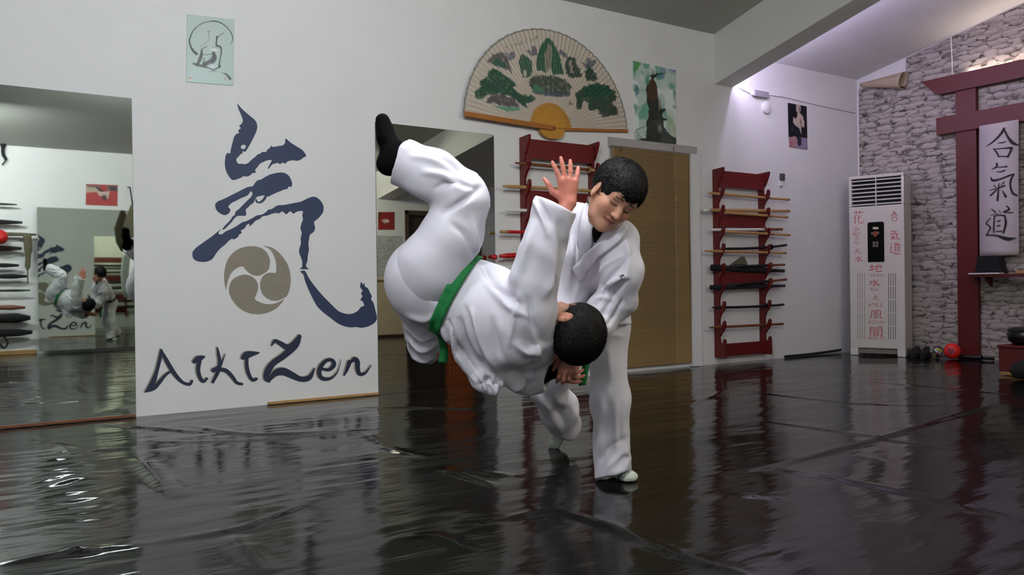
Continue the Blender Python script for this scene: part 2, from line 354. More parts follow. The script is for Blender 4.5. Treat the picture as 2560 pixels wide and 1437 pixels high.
w.box((XL-t, -WO-t, -.12), (DX0, -WO, 3.7)).box((DX1, -WO-t, -.12), (XB+t, -WO, 3.7)).box((DX0, -WO-t, DZ), (DX1, -WO, 3.7))
struct(w.build('wall_front', M_wall))
struct(MB().box((XL-t, -WO, -.12), (XL, 0, 3.7)).build('wall_left', M_wall))
struct(MB().box((XB, -WO, -.12), (XB+t, 0, 3.7)).build('wall_right', M_wall))
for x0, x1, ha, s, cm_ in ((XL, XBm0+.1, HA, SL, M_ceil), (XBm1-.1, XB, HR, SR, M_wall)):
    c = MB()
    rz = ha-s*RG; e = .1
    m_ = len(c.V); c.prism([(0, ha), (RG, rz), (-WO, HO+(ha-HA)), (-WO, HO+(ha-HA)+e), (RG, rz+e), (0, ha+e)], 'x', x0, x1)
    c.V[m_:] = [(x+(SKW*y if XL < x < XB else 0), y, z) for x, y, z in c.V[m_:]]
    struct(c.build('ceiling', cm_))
zb = 2.66                                                           # the boxed beam that follows the gable
rz = zb-SL*RG; top = .62
bm_ = MB().prism([(0, zb), (RG, rz), (-WO, HO-.42), (-WO, HO+.05), (RG, rz+top), (0, zb+top)], 'x', XBm0, XBm1)
bm_.V = [(x+SKW*y, y, z) for x, y, z in bm_.V]; struct(bm_.build('trim_1', M_wall))
# wooden batten at the foot of the mural panel and under the left mirror
a, b = onY(668, 1010), onY(945, 990)
struct(MB().box((a[0], -.014, .0), (b[0], -.001, .015)).build('baseboard_back', M_tan))
struct(MB().box((-1.2, -.018, .0), (onY(340, 1040)[0]-.005, -.009, .014)).build('trim_2', M_brown))
struct(MB().box((XL, -WO, 0), (.6, -WO+.012, .05)).build('baseboard_front', M_tan))
# doorway in the opposite wall
dp = MB(); dp.box((DX0, -WO-.02, 0), (DX0+.06, -WO+.02, DZ)).box((DX1-.06, -WO-.02, 0), (DX1, -WO+.02, DZ)).box((DX0, -WO-.02, DZ-.06), (DX1, -WO+.02, DZ))
d2 = struct(dp.build('door_2', mat('door_frame_brown', '4a382a', .5)))
MB().box((DX0+.06, -WO-.14, 0), (6.42, -WO-.1, DZ-.06)).build('door_leaf', mat('door_leaf', '3a2c20', .45, var=.15), d2)
MB().box((6.96, -WO-.14, 0), (DX1-.06, -WO-.1, DZ-.06)).build('side_panel', mat('door_leaf', '3a2c20'), d2)
cu = MB(); n = 40
pr = [(6.42+.54*i/n, -WO-.11+.02*math.sin(i*1.25)) for i in range(n+1)]
cu.prism(pr+[(p[0], p[1]-.012) for p in reversed(pr)], 'z', .02, DZ-.06)
tag(cu.build('door_curtain', mat('orange_cloth', 'c2632a', .8)), 'orange curtain hanging in the far doorway seen in the narrow mirror', 'curtain')

# ================================================================== MIRRORS
def mirror(name, x0, x1, z0, z1, label, y=0, s=-1, rot=0, lean=0):
    th = thing(name, label, 'mirror', ((x0+x1)/2, y, z0))
    MB().box((x0, min(y, y+s*.006), z0), (x1, max(y, y+s*.006), z1)).build('backing', M_mback, th)
    yy = y+s*.007
    V = [(x0, yy, z0), (x1, yy, z0), (x1, yy, z1), (x0, yy, z1)]
    MB().box((x0+.001, min(y+s*.006, yy), z0+.001), (x1-.001, max(y+s*.006, yy), z1-.001)).build('glass', M_mirror, th)
    th.rotation_euler = (lean, 0, rot); return th
mL = onY(340, 1040)[0]
mirror('wall_mirror', -1.2, mL, .0, 1.94, 'large frameless wall mirror left of the painted navy character')
mirror('wall_mirror', 2.398, 3.402, -.003, 1.955, 'narrow frameless wall mirror behind the boy in mid air')
mirror('wall_mirror', .62, 2.75, .03, 1.81, 'frameless mirror on the opposite wall, seen inside the left mirror', -WO+.06, 1, math.radians(-2.2), math.radians(.5))

# ================================================================== MURAL (paint on the panel)
Z4 = lambda pts: wallxz(zc(460, 240, .4174, pts))
Z5 = lambda p: tuple(onY(340+p[0]*.24219, 800+p[1]*.24219)[[0, 2]])
def wpt(off): return lambda p: (p[0], -off, p[1])
S1 = [(318,42),(345,75),(390,115),(425,145),(438,175),(435,205),(420,240),(400,280),(380,315),(365,335),(352,330),(348,345),(335,350),(330,360),(318,370),(313,385),(325,405),(345,405),(365,408),(385,400),(400,385),(425,365),(440,350),(455,345),(470,335),(490,335),(500,320),(515,310),(520,298),(535,305),(560,300),(590,295),(605,280),(608,255),(640,280),(680,305),(710,325),(728,350),(730,362),(715,368),(700,380),(680,388),(650,385),(620,392),(605,405),(590,398),(575,408),(560,400),(545,405),(530,408),(515,425),(505,437),(502,430),(515,405),(525,385),(500,385),(475,395),(455,405),(440,425),(425,445),(432,458),(410,462),(395,475),(375,482),(355,480),(340,490),(320,497),(300,503),(285,500),(268,480),(252,450),(245,420),(245,385),(250,355),(262,340),(275,345),(280,320),(290,280),(300,245),(312,228),(328,222),(325,205),(340,192),(330,180),(345,165),(352,145),(340,110),(325,75)]
S1h = [(345,295),(365,292),(368,310),(355,318),(340,310)]
S2 = [(185,650),(200,632),(240,615),(290,590),(340,565),(380,545),(410,540),(425,520),(440,505),(460,500),(485,485),(515,470),(545,462),(575,458),(600,460),(625,475),(640,500),(648,525),(640,545),(625,542),(620,555),(600,560),(575,570),(550,580),(525,592),(500,603),(480,595),(460,597),(435,605),(425,620),(415,640),(400,650),(385,665),(370,680),(372,700),(370,715),(345,718),(320,718),(300,735),(285,755),(265,775),(245,795),(232,800),(230,795),(250,770),(275,745),(290,722),(303,712),(310,690),(325,680),(345,660),(365,640),(385,620),(400,605),(410,585),(400,570),(385,590),(370,600),(340,612),(310,628),(285,640),(270,655),(265,665),(278,680),(270,700),(250,712),(230,710),(205,695),(190,675)]
S2b = [(425,622),(435,640),(465,641),(490,617),(493,600),(480,598),(474,612),(455,630),(442,632),(432,615)]
S3 = [(50,935),(70,910),(110,880),(160,845),(210,805),(222,797),(205,822),(225,828),(250,810),(285,795),(320,775),(350,755),(370,750),(390,740),(410,730),(435,715),(465,710),(490,695),(505,680),(520,678),(535,670),(560,655),(600,652),(650,642),(700,632),(735,615),(770,603),(795,608),(820,630),(835,660),(832,695),(815,720),(795,740),(778,755),(785,790),(775,815),(755,830),(748,860),(745,890),(748,920),(742,950),(738,990),(730,1010),(735,1025),(748,1035),(725,1037),(692,1035),(705,1025),(708,1000),(705,980),(695,955),(688,930),(693,905),(700,880),(698,850),(705,820),(697,795),(702,765),(712,740),(708,715),(712,692),(695,688),(670,695),(655,705),(635,690),(612,708),(590,690),(570,702),(550,700),(525,705),(500,715),(470,720),(450,738),(430,745),(400,775),(390,778),(392,765),(375,772),(360,795),(340,805),(345,820),(330,830),(322,845),(300,858),(285,855),(265,870),(245,890),(215,915),(190,945),(170,975),(140,990),(105,993),(70,985),(52,965)]
S4 = [(693,1050),(720,1045),(735,1065),(745,1085),(765,1115),(800,1160),(840,1205),(880,1245),(915,1280),(945,1297),(980,1305),(1010,1302),(1035,1290),(1050,1275),(1060,1262),(1078,1255),(1070,1230),(1055,1220),(1068,1200),(1060,1180),(1070,1165),(1055,1145),(1060,1112),(1072,1130),(1080,1115),(1083,1140),(1100,1150),(1115,1180),(1125,1200),(1120,1215),(1135,1240),(1145,1280),(1155,1325),(1150,1345),(1135,1362),(1100,1380),(1060,1387),(1030,1382),(1000,1385),(960,1378),(920,1360),(880,1330),(840,1300),(800,1262),(775,1220),(755,1180),(735,1135),(722,1100),(715,1070)]
b = MB()
for loops in ([S1, S1h], [S2], [S2b], [S3], [S4]):
    b.add(*poly_faces([catmull(Z4(l)+[Z4(l)[0]], 3)[:-1] for l in loops], wpt(.002)))
tag(b.build('painted_character', M_navy), 'large navy brush-painted character on the white panel between the mirrors', 'wall painting')
CA = [(252,1165),(242,1120),(240,1070),(248,1015),(270,965),(310,925),(355,905),(400,899),(450,905),(490,930),(512,970),(514,1010),(505,1040),(480,1062),(445,1076),(410,1070),(385,1055),(365,1035),(352,1020),(320,1028),(290,1050),(270,1085),(258,1125)]
CB = [(472,896),(520,905),(560,930),(600,975),(625,1020),(638,1080),(636,1140),(620,1190),(605,1205),(570,1222),(530,1225),(495,1210),(470,1185),(457,1150),(457,1115),(468,1085),(490,1065),(515,1057),(548,1058),(552,1030),(548,985),(530,940),(505,912)]
CC = [(603,1215),(575,1250),(540,1280),(490,1300),(440,1306),(385,1298),(335,1272),(295,1230),(272,1185),(270,1150),(282,1110),(310,1085),(350,1070),(390,1073),(425,1095),(442,1125),(443,1155),(432,1190),(424,1215),(455,1235),(500,1246),(550,1240)]
b = MB()
for l in (CA, CB, CC):
    q = catmull(Z4(l)+[Z4(l)[0]], 4)[:-1]; b.add(*poly_faces([q], wpt(.002)))
tag(b.build('painted_crest', M_khaki), 'round khaki crest of three swirling commas painted on the white panel', 'wall painting')
LET = {'A': [([(262,305),(245,400),(215,520),(172,640),(90,745)], [30,38,38,52,6]), ([(90,745),(180,700),(240,640),(300,570),(350,535),(400,525)], [8,46,40,28,22,16]), ([(255,312),(300,390),(350,480),(410,570),(480,640),(550,662),(582,622)], [28,40,46,42,32,28,22])],
 'i': [([(590,432),(640,402),(708,375)], [30,66,18]), ([(652,420),(640,510),(655,580),(692,632),(736,598)], [46,42,40,32,22])],
 'k': [([(838,280),(850,350),(862,430),(850,520),(790,645)], [14,32,36,42,26]), ([(922,345),(890,420),(850,490),(788,522)], [6,20,46,42]), ([(860,508),(930,522),(990,580),(1040,645),(1098,660)], [40,42,38,32,24])],
 'i2': [([(1095,392),(1150,357),(1270,335)], [40,70,12]), ([(1142,390),(1142,470),(1160,550),(1200,615),(1248,602)], [36,38,38,32,26])],
 'Z': [([(1395,268),(1432,217),(1490,240),(1560,280),(1620,255),(1690,165)], [10,36,48,60,64,40]), ([(1690,160),(1640,260),(1520,370),(1420,440),(1362,520),(1345,600),(1380,640)], [40,72,64,62,70,56,12]), ([(1372,620),(1440,545),(1520,530),(1610,568),(1700,608),(1790,590),(1842,495)], [30,66,78,68,52,50,12])],
 'e': [([(1902,500),(1990,512),(2042,460),(2020,412),(1960,420),(1905,482),(1890,550),(1925,602),(2010,600),(2080,530),(2117,405)], [24,34,46,36,36,46,46,42,26,12,4])],
 'n': [([(2205,425),(2178,500),(2145,572)], [46,36,14]), ([(2208,442),(2252,402),(2282,430),(2287,510),(2312,558),(2370,540),(2424,465)], [20,46,52,46,36,22,8])]}
th = thing('painted_lettering', 'navy hand-brushed word AikiZen along the foot of the white panel', 'lettering', (1.6, -.001, .2))
for k, st in LET.items():
    V, F = ribbon_faces(st, lambda p: (lambda q: (q[0], -.003, q[1]))(Z5(p)), lift=(0, -1e-5, 0))
    lt = obj('letter', V, F, M_navyk, th)
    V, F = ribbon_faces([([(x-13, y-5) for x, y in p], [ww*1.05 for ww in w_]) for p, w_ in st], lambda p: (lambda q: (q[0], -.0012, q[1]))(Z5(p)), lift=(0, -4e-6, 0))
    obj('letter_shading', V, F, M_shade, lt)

# ================================================================== POSTERS
def wcoord(P): return P[..., 0], P[..., 2]
def wquad(pts, y=-.001): return [onY(px, py, y) for px, py in pts]
def poster1(c):
    T = lambda pts: wallxz(zc(440, 20, .1462, pts)); K = .1462*.0026
    c.put(np.clip((c.noise(6, 2)-.3)*1.2, 0, 1), 'b3c3ba', .6); zz = (c.Z-c.Z.min())/(np.ptp(c.Z)); c.put((1-zz)**2, '93b0a6', .7)
    c.blob(*T([(600,520)])[0], .1, .12, 'bcc6bf', .8, 1)
    c.stroke(T([(345,785),(280,720),(235,620),(235,520),(300,380),(420,280),(560,235),(680,232),(800,280),(900,370),(955,470),(960,560),(910,650)]), [K*x for x in (60,48,32,26,22,18,18,24,22,20,20,16,5)], '1c2826', .9)
    c.stroke(T([(515,1105),(640,1085),(780,1110),(860,1140),(920,1210)]), [K*x for x in (8,14,10,40,60)], '16211f', .9)
    for pts, w, a in [([(700,490),(690,570),(690,640),(760,670),(770,760),(745,900),(735,1010)], (30,30,40,34,30,30,50), .9), ([(760,1000),(640,1060),(560,1030),(420,990),(300,955)], (30,30,30,60,50), .9), ([(440,720),(420,840),(360,980)], (30,70,60), .9), ([(520,660),(430,720),(470,800),(600,790)], (24,20,20,20), .7), ([(640,770),(650,850),(600,920),(480,970)], (70,110,120,90), .9), ([(545,400),(560,470),(560,540),(500,600),(410,680)], (30,16,16,16,12), .5), ([(600,390),(550,400)], (16,16), .4), ([(810,430),(720,490),(690,520)], (24,24,40), .6), ([(620,660),(760,690)], (14,20), .7), ([(480,860),(470,960)], (30,40), .6)]:
        c.stroke(T(pts), [K*x for x in w], '141a19', a, .5)
    c.blob(*T([(650,720)])[0], .028, .012, 'd8dcd8', .9, .6); c.blob(*T([(610,990)])[0], .03, .018, 'c6cfd4', .8, .8)  # two pale spots: lamp reflections on the laminate, painted into the colour
    c.poly(T([(205,1180),(265,1185),(262,1220),(203,1212)]), 'b0523f', .9); c.poly(T([(820,1195),(850,1198),(848,1232),(822,1228)]), 'a86a58', .8)
tag(sheet('ink_poster', wquad([(467,36),(586,49),(582,214),(466,205)]), 110, 170, poster1, M_lam, None, .004, 'b5c5bc', coord=wcoord), 'laminated pale green ink drawing of a seated figure in a brush ring', 'poster')
def poster2(c):
    T = lambda pts: wallxz(zc(1560, 130, .18091, pts)); n = c.noise
    c.put(n(9, 4) > .5, '9fb8ad', .7); c.put(np.clip((n(13, 6)-.58)*6, 0, 1), '4f9a80', .8); c.put(np.clip((n(16, 8)-.64)*6, 0, 1), '35607e', .7)
    c.poly(T([(130,120),(230,135),(215,200),(180,255),(135,265)]), '3f8d3b', .9, .02, 40, 3); c.blob(*T([(175,540)])[0], .03, .075, '2f6673', .85, .5, .03, 40, 4); c.blob(*T([(690,250)])[0], .09, .05, '4a64a0', .7, .8)
    c.blob(*T([(320,390)])[0], .035, .09, '2c8a6a', .8, .6, .03, 40, 5); c.blob(*T([(690,560)])[0], .03, .1, '2e8070', .75, .7, .02, 40, 6); c.blob(*T([(630,960)])[0], .08, .14, '9db98d', .8, .9); c.blob(*T([(160,800)])[0], .02, .07, '4f8a50', .8, .7)
    c.blob(*T([(690,1080)])[0], .02, .05, 'c08a60', .6, .8); c.blob(*T([(560,480)])[0], .08, .1, 'c6cfc8', .7, .9); c.blob(*T([(240,350)])[0], .04, .05, 'cfd6d2', .8, .8)
    c.poly(T([(330,330),(440,305),(440,280),(455,300),(570,288),(450,320),(445,345),(410,350),(405,385),(435,430),(455,500),(460,580),(465,660),(500,760),(525,800),(560,770),(568,810),(530,840),(525,880),(545,920),(595,915),(585,940),(540,950),(545,1030),(570,1100),(640,1150),(716,1190),(716,1310),(500,1270),(150,1235),(200,1200),(300,1190),(310,1100),(300,980),(335,900),(330,820),(345,790),(310,700),(312,600),(295,520),(310,470),(345,420),(380,350)]), '14180f', .97, .008, 90, 7)
    c.poly(T([(345,400),(400,370),(430,420),(450,500),(455,640),(400,690),(340,660),(315,560),(330,480)]), '4a3218', .9, .012, 70, 8, .7, 60); c.poly(T([(470,680),(510,660),(505,790),(475,820)]), '8a8069', .8, .01, 60, 2)
    c.poly(T([(380,950),(520,940),(545,1040),(640,1150),(716,1200),(716,1310),(510,1270),(500,1100)]), '38423a', .9, .01, 60, 4); c.blob(*T([(490,1060)])[0], .035, .05, '8c9982', .7, .8)
    c.stroke(T([(160,1080),(230,1050),(310,1020)]), [.01,.008,.008], '1c2a2a', .9); c.stroke(T([(165,1080),(210,1160),(300,1230)]), [.008,.01,.014], '1c2a2a', .8); c.blob(*T([(190,1180)])[0], .03, .04, '6f93a0', .7, .8)
tag(sheet('painting_poster', wquad([(1582,152),(1689,176),(1690,366),(1585,352)]), 150, 200, poster2, M_paint, None, .004, 'd5ddd9', coord=wcoord), 'green and white poster of a dark figure on a rock above the blind', 'poster')
def poster3(c):
    T = lambda pts: wallxz(zc(1940, 230, .17391, pts))
    c.poly(T([(160,650),(300,640),(300,800),(180,790)]), 'a87f86', .9, .01, 30, 2); c.poly(T([(300,650),(450,660),(450,830),(300,800)]), '8f7f9c', .9, .01, 30, 3); c.blob(*T([(215,740)])[0], .03, .06, '9c5058', .7, .7)
    c.poly(T([(280,180),(345,190),(350,260),(335,300),(370,340),(405,430),(400,510),(370,510),(355,470),(360,600),(340,560),(310,510),(275,480),(240,440),(245,350),(270,390),(300,350),(300,300),(285,260)]), 'b9a99c', .95, .012, 60, 4)
    c.blob(*T([(330,250)])[0], .018, .05, '6e4436', .8, .7); c.blob(*T([(350,430)])[0], .02, .05, '5b4a40', .8, .7); c.poly(T([(270,490),(330,520),(350,600),(360,760),(320,780),(290,640),(250,560)]), '10141c', .95, .01, 40, 6); c.poly(T([(210,480),(250,470),(260,560),(210,560)]), '232a33', .8, .01, 40, 6)
tag(sheet('photo_poster', wquad([(1969,257),(2016,266),(2018,374),(1972,367)]), 60, 110, poster3, M_lam, None, .004, '0c0f18', coord=wcoord), 'small dark photo print of a figure in white, beyond the beam', 'poster')
def ocoord(P): return P[..., 0], P[..., 2]
def oquad(pts): return [opp(px, py)+np.array([0, .002, 0]) for px, py in pts]
def oxz(pts): return [tuple(opp(px, py)[[0, 2]]) for px, py in pts]
def poster4(c):
    T = lambda pts: oxz(zc(0, 200, .25052, pts))
    c.poly(T([(860,1050),(1180,1055),(1180,1110),(860,1100)]), '6b5d58', .9); c.poly(T([(860,1060),(960,1080),(1000,1120),(860,1130)]), 'b8a890', .8, .03, 20); c.blob(*T([(1030,1085)])[0], .06, .05, 'a8262a', .95, .4)
    c.poly(T([(950,1060),(1000,1080),(1060,1120),(980,1110)]), '1d1a16', .9, .02, 20); c.poly(T([(1090,1060),(1165,1060),(1165,1110),(1100,1100)]), '241b18', .9, .02, 20)
    c.poly(T([(960,1120),(1100,1110),(1080,1180),(1000,1160)]), 'c4b0a6', .85, .03, 20); c.blob(*T([(1040,1175)])[0], .04, .05, '2a2228', .9, .5)
tag(sheet('match_poster', oquad([(215,460),(294,463),(293,515),(214,512)]), 80, 60, poster4, M_paint, None, .004, 'a5322f', nrm=(0, 1, 0), coord=ocoord), 'red sports photo print above the mirror on the opposite wall', 'poster')
def poster5(c):
    T = lambda pts: oxz(zc(930, 300, .41766, pts))
    c.put(c.noise(6, 3) > .55, '4e1b14', .8); c.blob(*T([(75,600)])[0], .07, .04, 'c9b7b2', .9, .4, .06, 20); c.blob(*T([(90,605)])[0], .03, .03, 'e0d4cc', .8, .4)
tag(sheet('banner_poster', oquad([(944,530),(985,530),(985,574),(944,574)]), 50, 50, poster5, M_paint, None, .004, '85201a', nrm=(0, 1, 0), coord=ocoord), 'dark red print on the opposite wall beside the far doorway', 'poster')
def poster6(c):
    for i in range(24): c.put((np.abs(c.Z-(1.55-i*.027)) < .005) & (c.noise(60, i) > .35) & (c.X < 5.56-.04*(i % 3)), '6d7072', .8)
tag(sheet('rules_sheet', oquad([(940,588),(1004,590),(1004,702),(940,702)]), 90, 90, poster6, M_paint, None, .003, 'b5b8b4', nrm=(0, 1, 0), coord=ocoord), 'white sheet of printed lines on the opposite wall, under the dark red print', 'notice')

# ================================================================== FAN
def fan():
    pv = np.array([*onY(1378, 322, -.03)])[[0, 2]]; R = .835; r0 = .21; a0, a1 = math.radians(177.2), math.radians(5.5); npl = 56; nr = 74; sub = 6; na = npl*sub+1
    th = thing('wall_fan', 'big folding paper fan painted with green mountains, hung above the sword rack', 'fan', (pv[0], -.01, pv[1]))
    ang = np.linspace(a0, a1, na); rr = np.linspace(r0, R, nr); A, Rr = np.meshgrid(ang, rr)
    tri = np.abs(((np.arange(na)/sub) % 1)-.5)*2; yy = -.018-.008*tri[None, :]*(Rr/R)-.02*(1-np.linspace(0, 1, na))[None, :]
    edge = 1+.003*np.sin(np.arange(na)/sub*PI)[None, :]*(Rr > R*.98)
    X = pv[0]+Rr*edge*np.cos(A)*1.0; Z = pv[1]+Rr*edge*np.sin(A)*.97
    c = Canvas(X, Z, 'b3a899'); T = lambda pts: wallxz(zc(1130, 50, .20872, pts)); n = c.noise
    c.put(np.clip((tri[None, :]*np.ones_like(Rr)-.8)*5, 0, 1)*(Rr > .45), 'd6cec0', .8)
    G, GD, GR, BL = '1f5a40', '143d2c', '4a4648', '39425a'
    def mass(pts, col, col2, wob=.03, sc=38, sd=1):
        c.poly(T(pts), col, .92, wob, sc, sd, .55, 70); c.poly(T(pts), col2, .8, wob*1.2, sc, sd+3, 1.0, 55)
    mass([(390,520),(450,440),(530,400),(600,410),(640,470),(660,540),(690,660),(640,610),(540,580)], '8a7f78', GR, .02, 40, 1); c.poly(T([(430,520),(520,470),(600,520),(650,600),(560,570)]), G, .85, .02, 40, 2, .4)
    for q in ([(620,390),(660,430),(700,380),(740,440),(720,490),(660,490)], [(865,380),(920,370),(930,310),(980,350),(1000,400),(960,440),(890,430)], [(1240,380),(1290,360),(1340,410),(1370,480),(1300,450)], [(1530,510),(1580,530),(1610,450),(1650,500),(1690,470),(1710,530),(1650,570),(1560,570)]):
        c.poly(T(q), BL, .8, .02, 50, 4, .3)
    mass([(760,500),(800,440),(830,425),(880,460),(920,520),(940,620),(900,700),(820,700),(790,600)], GR, G, .02, 40, 3); c.blob(*T([(845,650)])[0], .02, .035, 'b8aea0', .9, .4)
    mass([(985,560),(1000,420),(1050,300),(1110,225),(1150,230),(1200,310),(1260,430),(1290,550),(1320,660),(1180,660),(1160,560),(1100,640),(1000,610)], GD, G, .02, 45, 6)
    c.poly(T([(1080,430),(1130,290),(1165,330),(1170,430),(1160,560),(1130,640),(1090,620)]), '8d8478', .85, .02, 45, 5, .5)
    mass([(1330,520),(1370,450),(1440,460),(1480,560),(1540,690),(1400,700),(1340,650)], GR, GD, .025, 45, 7); c.poly(T([(1370,480),(1390,640),(1430,640),(1410,500)]), 'a59b8e', .7, .02, 60, 3, .6)
    mass([(1560,630),(1610,560),(1670,590),(1700,660),(1720,720),(1590,730)], '2a3a2c', GD, .03, 50, 8)
    mass([(250,940),(240,880),(320,800),(300,760),(390,690),(400,630),(460,600),(540,620),(620,680),(700,740),(740,800),(690,830),(760,880),(960,930),(960,980),(860,1000),(870,1060),(800,1030),(740,960),(600,900),(420,900),(300,950)], G, GD, .03, 36, 9)
    mass([(380,960),(480,900),(600,910),(720,960),(780,1040),(640,1050),(480,1010),(390,1000)], '6a605c', GR, .03, 45, 10); c.poly(T([(430,1040),(640,1050),(790,1060),(780,1095),(620,1100)]), '3a8a6a', .8, .015, 50, 3)
    mass([(890,760),(960,660),(1100,690),(1220,680),(1330,720),(1400,800),(1390,910),(1200,920),(960,880)], '6f665e', GD, .03, 50, 11); c.poly(T([(940,860),(1100,880),(1390,890),(1380,925),(1150,925),(960,895)]), '4a5066', .7, .015, 60, 3); c.poly(T([(930,870),(960,790),(1050,800),(1080,880)]), '3c7a58', .8, .02, 50, 5, .4)
    mass([(1450,890),(1530,850),(1570,800),(1700,760),(1830,790),(1930,860),(1950,960),(1900,1000),(1960,1080),(1960,1140),(1850,1130),(1760,1080),(1620,1080),(1610,990),(1560,970),(1520,1070),(1470,1070),(1470,960)], '2c3a30', GD, .025, 45, 12)
    mass([(1560,830),(1700,770),(1830,800),(1920,880),(1760,930),(1560,930)], G, GD, .03, 50, 13); mass([(1760,1060),(1860,1000),(1950,1060),(1970,1140),(1800,1170),(1740,1120)], '564e46', GD, .03, 60, 14)
    c.poly(T([(1385,955),(1405,1000),(1430,1020),(1380,1025)]), '6e3030', .8, .01, 60)
    for i, x in enumerate((620, 690, 745, 800, 860, 925, 985)):
        z = 345-i*20; K = .20872*.0031
        c.stroke(T([(x-14,z-12),(x+16,z-6)]), [K*8]*2, '2c2a26', .7); c.stroke(T([(x-4,z-22),(x+2,z+20)]), [K*8]*2, '2c2a26', .7); c.stroke(T([(x-16,z+14),(x+(18 if i % 2 else 4),z+(16 if i % 3 else -2))]), [K*7]*2, '2c2a26', .6)
    c.put((Rr > R*.985), '4e5a52', .7)
    V = np.stack([X, yy, Z], -1).reshape(-1, 3); idx = np.arange(na*nr).reshape(nr, na)
    Q = np.stack([idx[:-1, :-1], idx[:-1, 1:], idx[1:, 1:], idx[1:, :-1]], -1).reshape(-1, 4)
    big('paper_leaf', V, Q, mat('fan_paper', 'ffffff', .7, attr='Col'), th, False, c.C.reshape(-1, 4))
    for i in range(0, npl, 2):                                       # bamboo ribs, bare near the pivot
        a = a0+(a1-a0)*(i+.5)/npl; d = np.array([math.cos(a), 0, math.sin(a)*.97]); s = np.array([-d[2], 0, d[0]])
        b = MB(); y = -.02-.02*(1-i/npl); p = np.array([pv[0], y, pv[1]])
        V = [p+d*.0-s*.006, p+d*.0+s*.006, p+d*.22+s*.0085, p+d*.22-s*.0085]
        V = V+[v+np.array([0, .003, 0]) for v in V]; b.add(V, [(0,1,2,3),(7,6,5,4),(0,4,5,1),(1,5,6,2),(2,6,7,3),(3,7,4,0)]); b.build('rib', M_bamboo, th)
    for a, m, y in ((a0+.012, M_bamb2, -.065), (a1-.02, M_bamb2, -.02)):     # guard sticks
        d = np.array([math.cos(a), 0, math.sin(a)*.97]); s = np.array([-d[2], 0, d[0]]); p = np.array([pv[0], y, pv[1]]); b = MB(); b.obox(p+d*R*.505+s*.0, d*R*.505, s*(.02 if y < -.05 else .013), (0, .005, 0)); b.build('guard_stick', m, th, bevel=.003)
    b = MB(); k = 20; prof = [(pv[0]+.12*math.cos(w), pv[1]-.085*abs(math.sin(w))**.7) for w in np.linspace(PI, 2*PI, k)]
    b.prism(prof, 'y', -.052, -.012); b.build('fan_head', M_bamboo, th)
    b = MB(); b.lathe([(.0, 0), (.012, 0), (.012, .008), (0, .01)], (pv[0], -.07, pv[1]), (0, -1, 0), 12); b.build('pivot_pin', M_brown, th)
fan()
# ================================================================== BAMBOO BLIND IN THE DOORWAY
bx0, bx1 = onY(1523, 600)[0], onY(1721, 600)[0]
th = thing('bamboo_blind', 'brown woven bamboo blind covering the doorway right of the standing boy', 'blind', ((bx0+bx1)/2, 0, .03))
nz, nx = 720, 26; zs = np.linspace(.035, 1.97, nz); xs = np.linspace(bx0+.01, bx1, nx); X, Z = np.meshgrid(xs, zs)
u = (X-bx0)/(bx1-bx0)
Y = -.03-.0035*(np.arange(nz) % 2)[:, None]+.004*np.sin(u*9+Z*2)*np.sin(Z*3)+.0
X = X+(.006*np.sin(Z*4)+.012*np.clip(.6-Z, 0, 1))*(u > .9)
C = np.ones(X.shape+(4,), np.float32); nn = vnoise(np.stack([X*3, Z*160, X*0], -1)); n2 = vnoise(np.stack([X*40, Z*160, X*0+4], -1))
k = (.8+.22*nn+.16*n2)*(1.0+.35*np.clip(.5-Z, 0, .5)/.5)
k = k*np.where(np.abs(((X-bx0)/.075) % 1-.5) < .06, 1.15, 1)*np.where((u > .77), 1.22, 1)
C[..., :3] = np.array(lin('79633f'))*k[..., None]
idx = np.arange(nx*nz).reshape(nz, nx); Q = np.stack([idx[:-1, :-1], idx[:-1, 1:], idx[1:, 1:], idx[1:, :-1]], -1).reshape(-1, 4)
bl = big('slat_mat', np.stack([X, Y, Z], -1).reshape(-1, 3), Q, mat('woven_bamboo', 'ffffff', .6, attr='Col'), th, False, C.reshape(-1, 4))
md = bl.modifiers.new('s', 'SOLIDIFY'); md.thickness = .004
a, b = onY(1523, 358), onY(1732, 385)
hb = MB().prism([(-.001, 2.045), (-.055, 2.03), (-.05, 1.965), (-.035, 1.955), (-.001, 1.955)], 'x', bx0-.005, b[0]).build('head_rail', mat('greyish_white', 'a7a2a0', .5), th)
for px in (1552, 1684):
    q = onY(px, 372, -.056); MB().tube([q+[0,0,.02], q+[0,-.004,0], q+[0,0,-.02]], .005, 8).build('hook', M_brown, th)
q0, q1, q2 = onY(1686, 392, -.045), onY(1690, 500, -.045), onY(1691, 905, -.042)
MB().tube([q0, q1, q2], .0022, 6).build('pull_cord', mat('cord', '9a8d70', .8), th); MB().lathe([(.003, .03), (.008, .02), (.008, -.01), (.003, -.015)], q1, (0, 0, 1), 10).build('cord_knob', M_tan, th)
q = [onY(px, py, -.04) for px, py in ((1558, 395), (1562, 700), (1568, 915))]; MB().tube(q, .002, 6).build('pull_cord', MATS['cord'], th)
struct(MB().box((onY(1721, 700)[0], -.05, 0), (onY(1743, 700)[0], 0, 1.975)).build('door_1', M_wall))

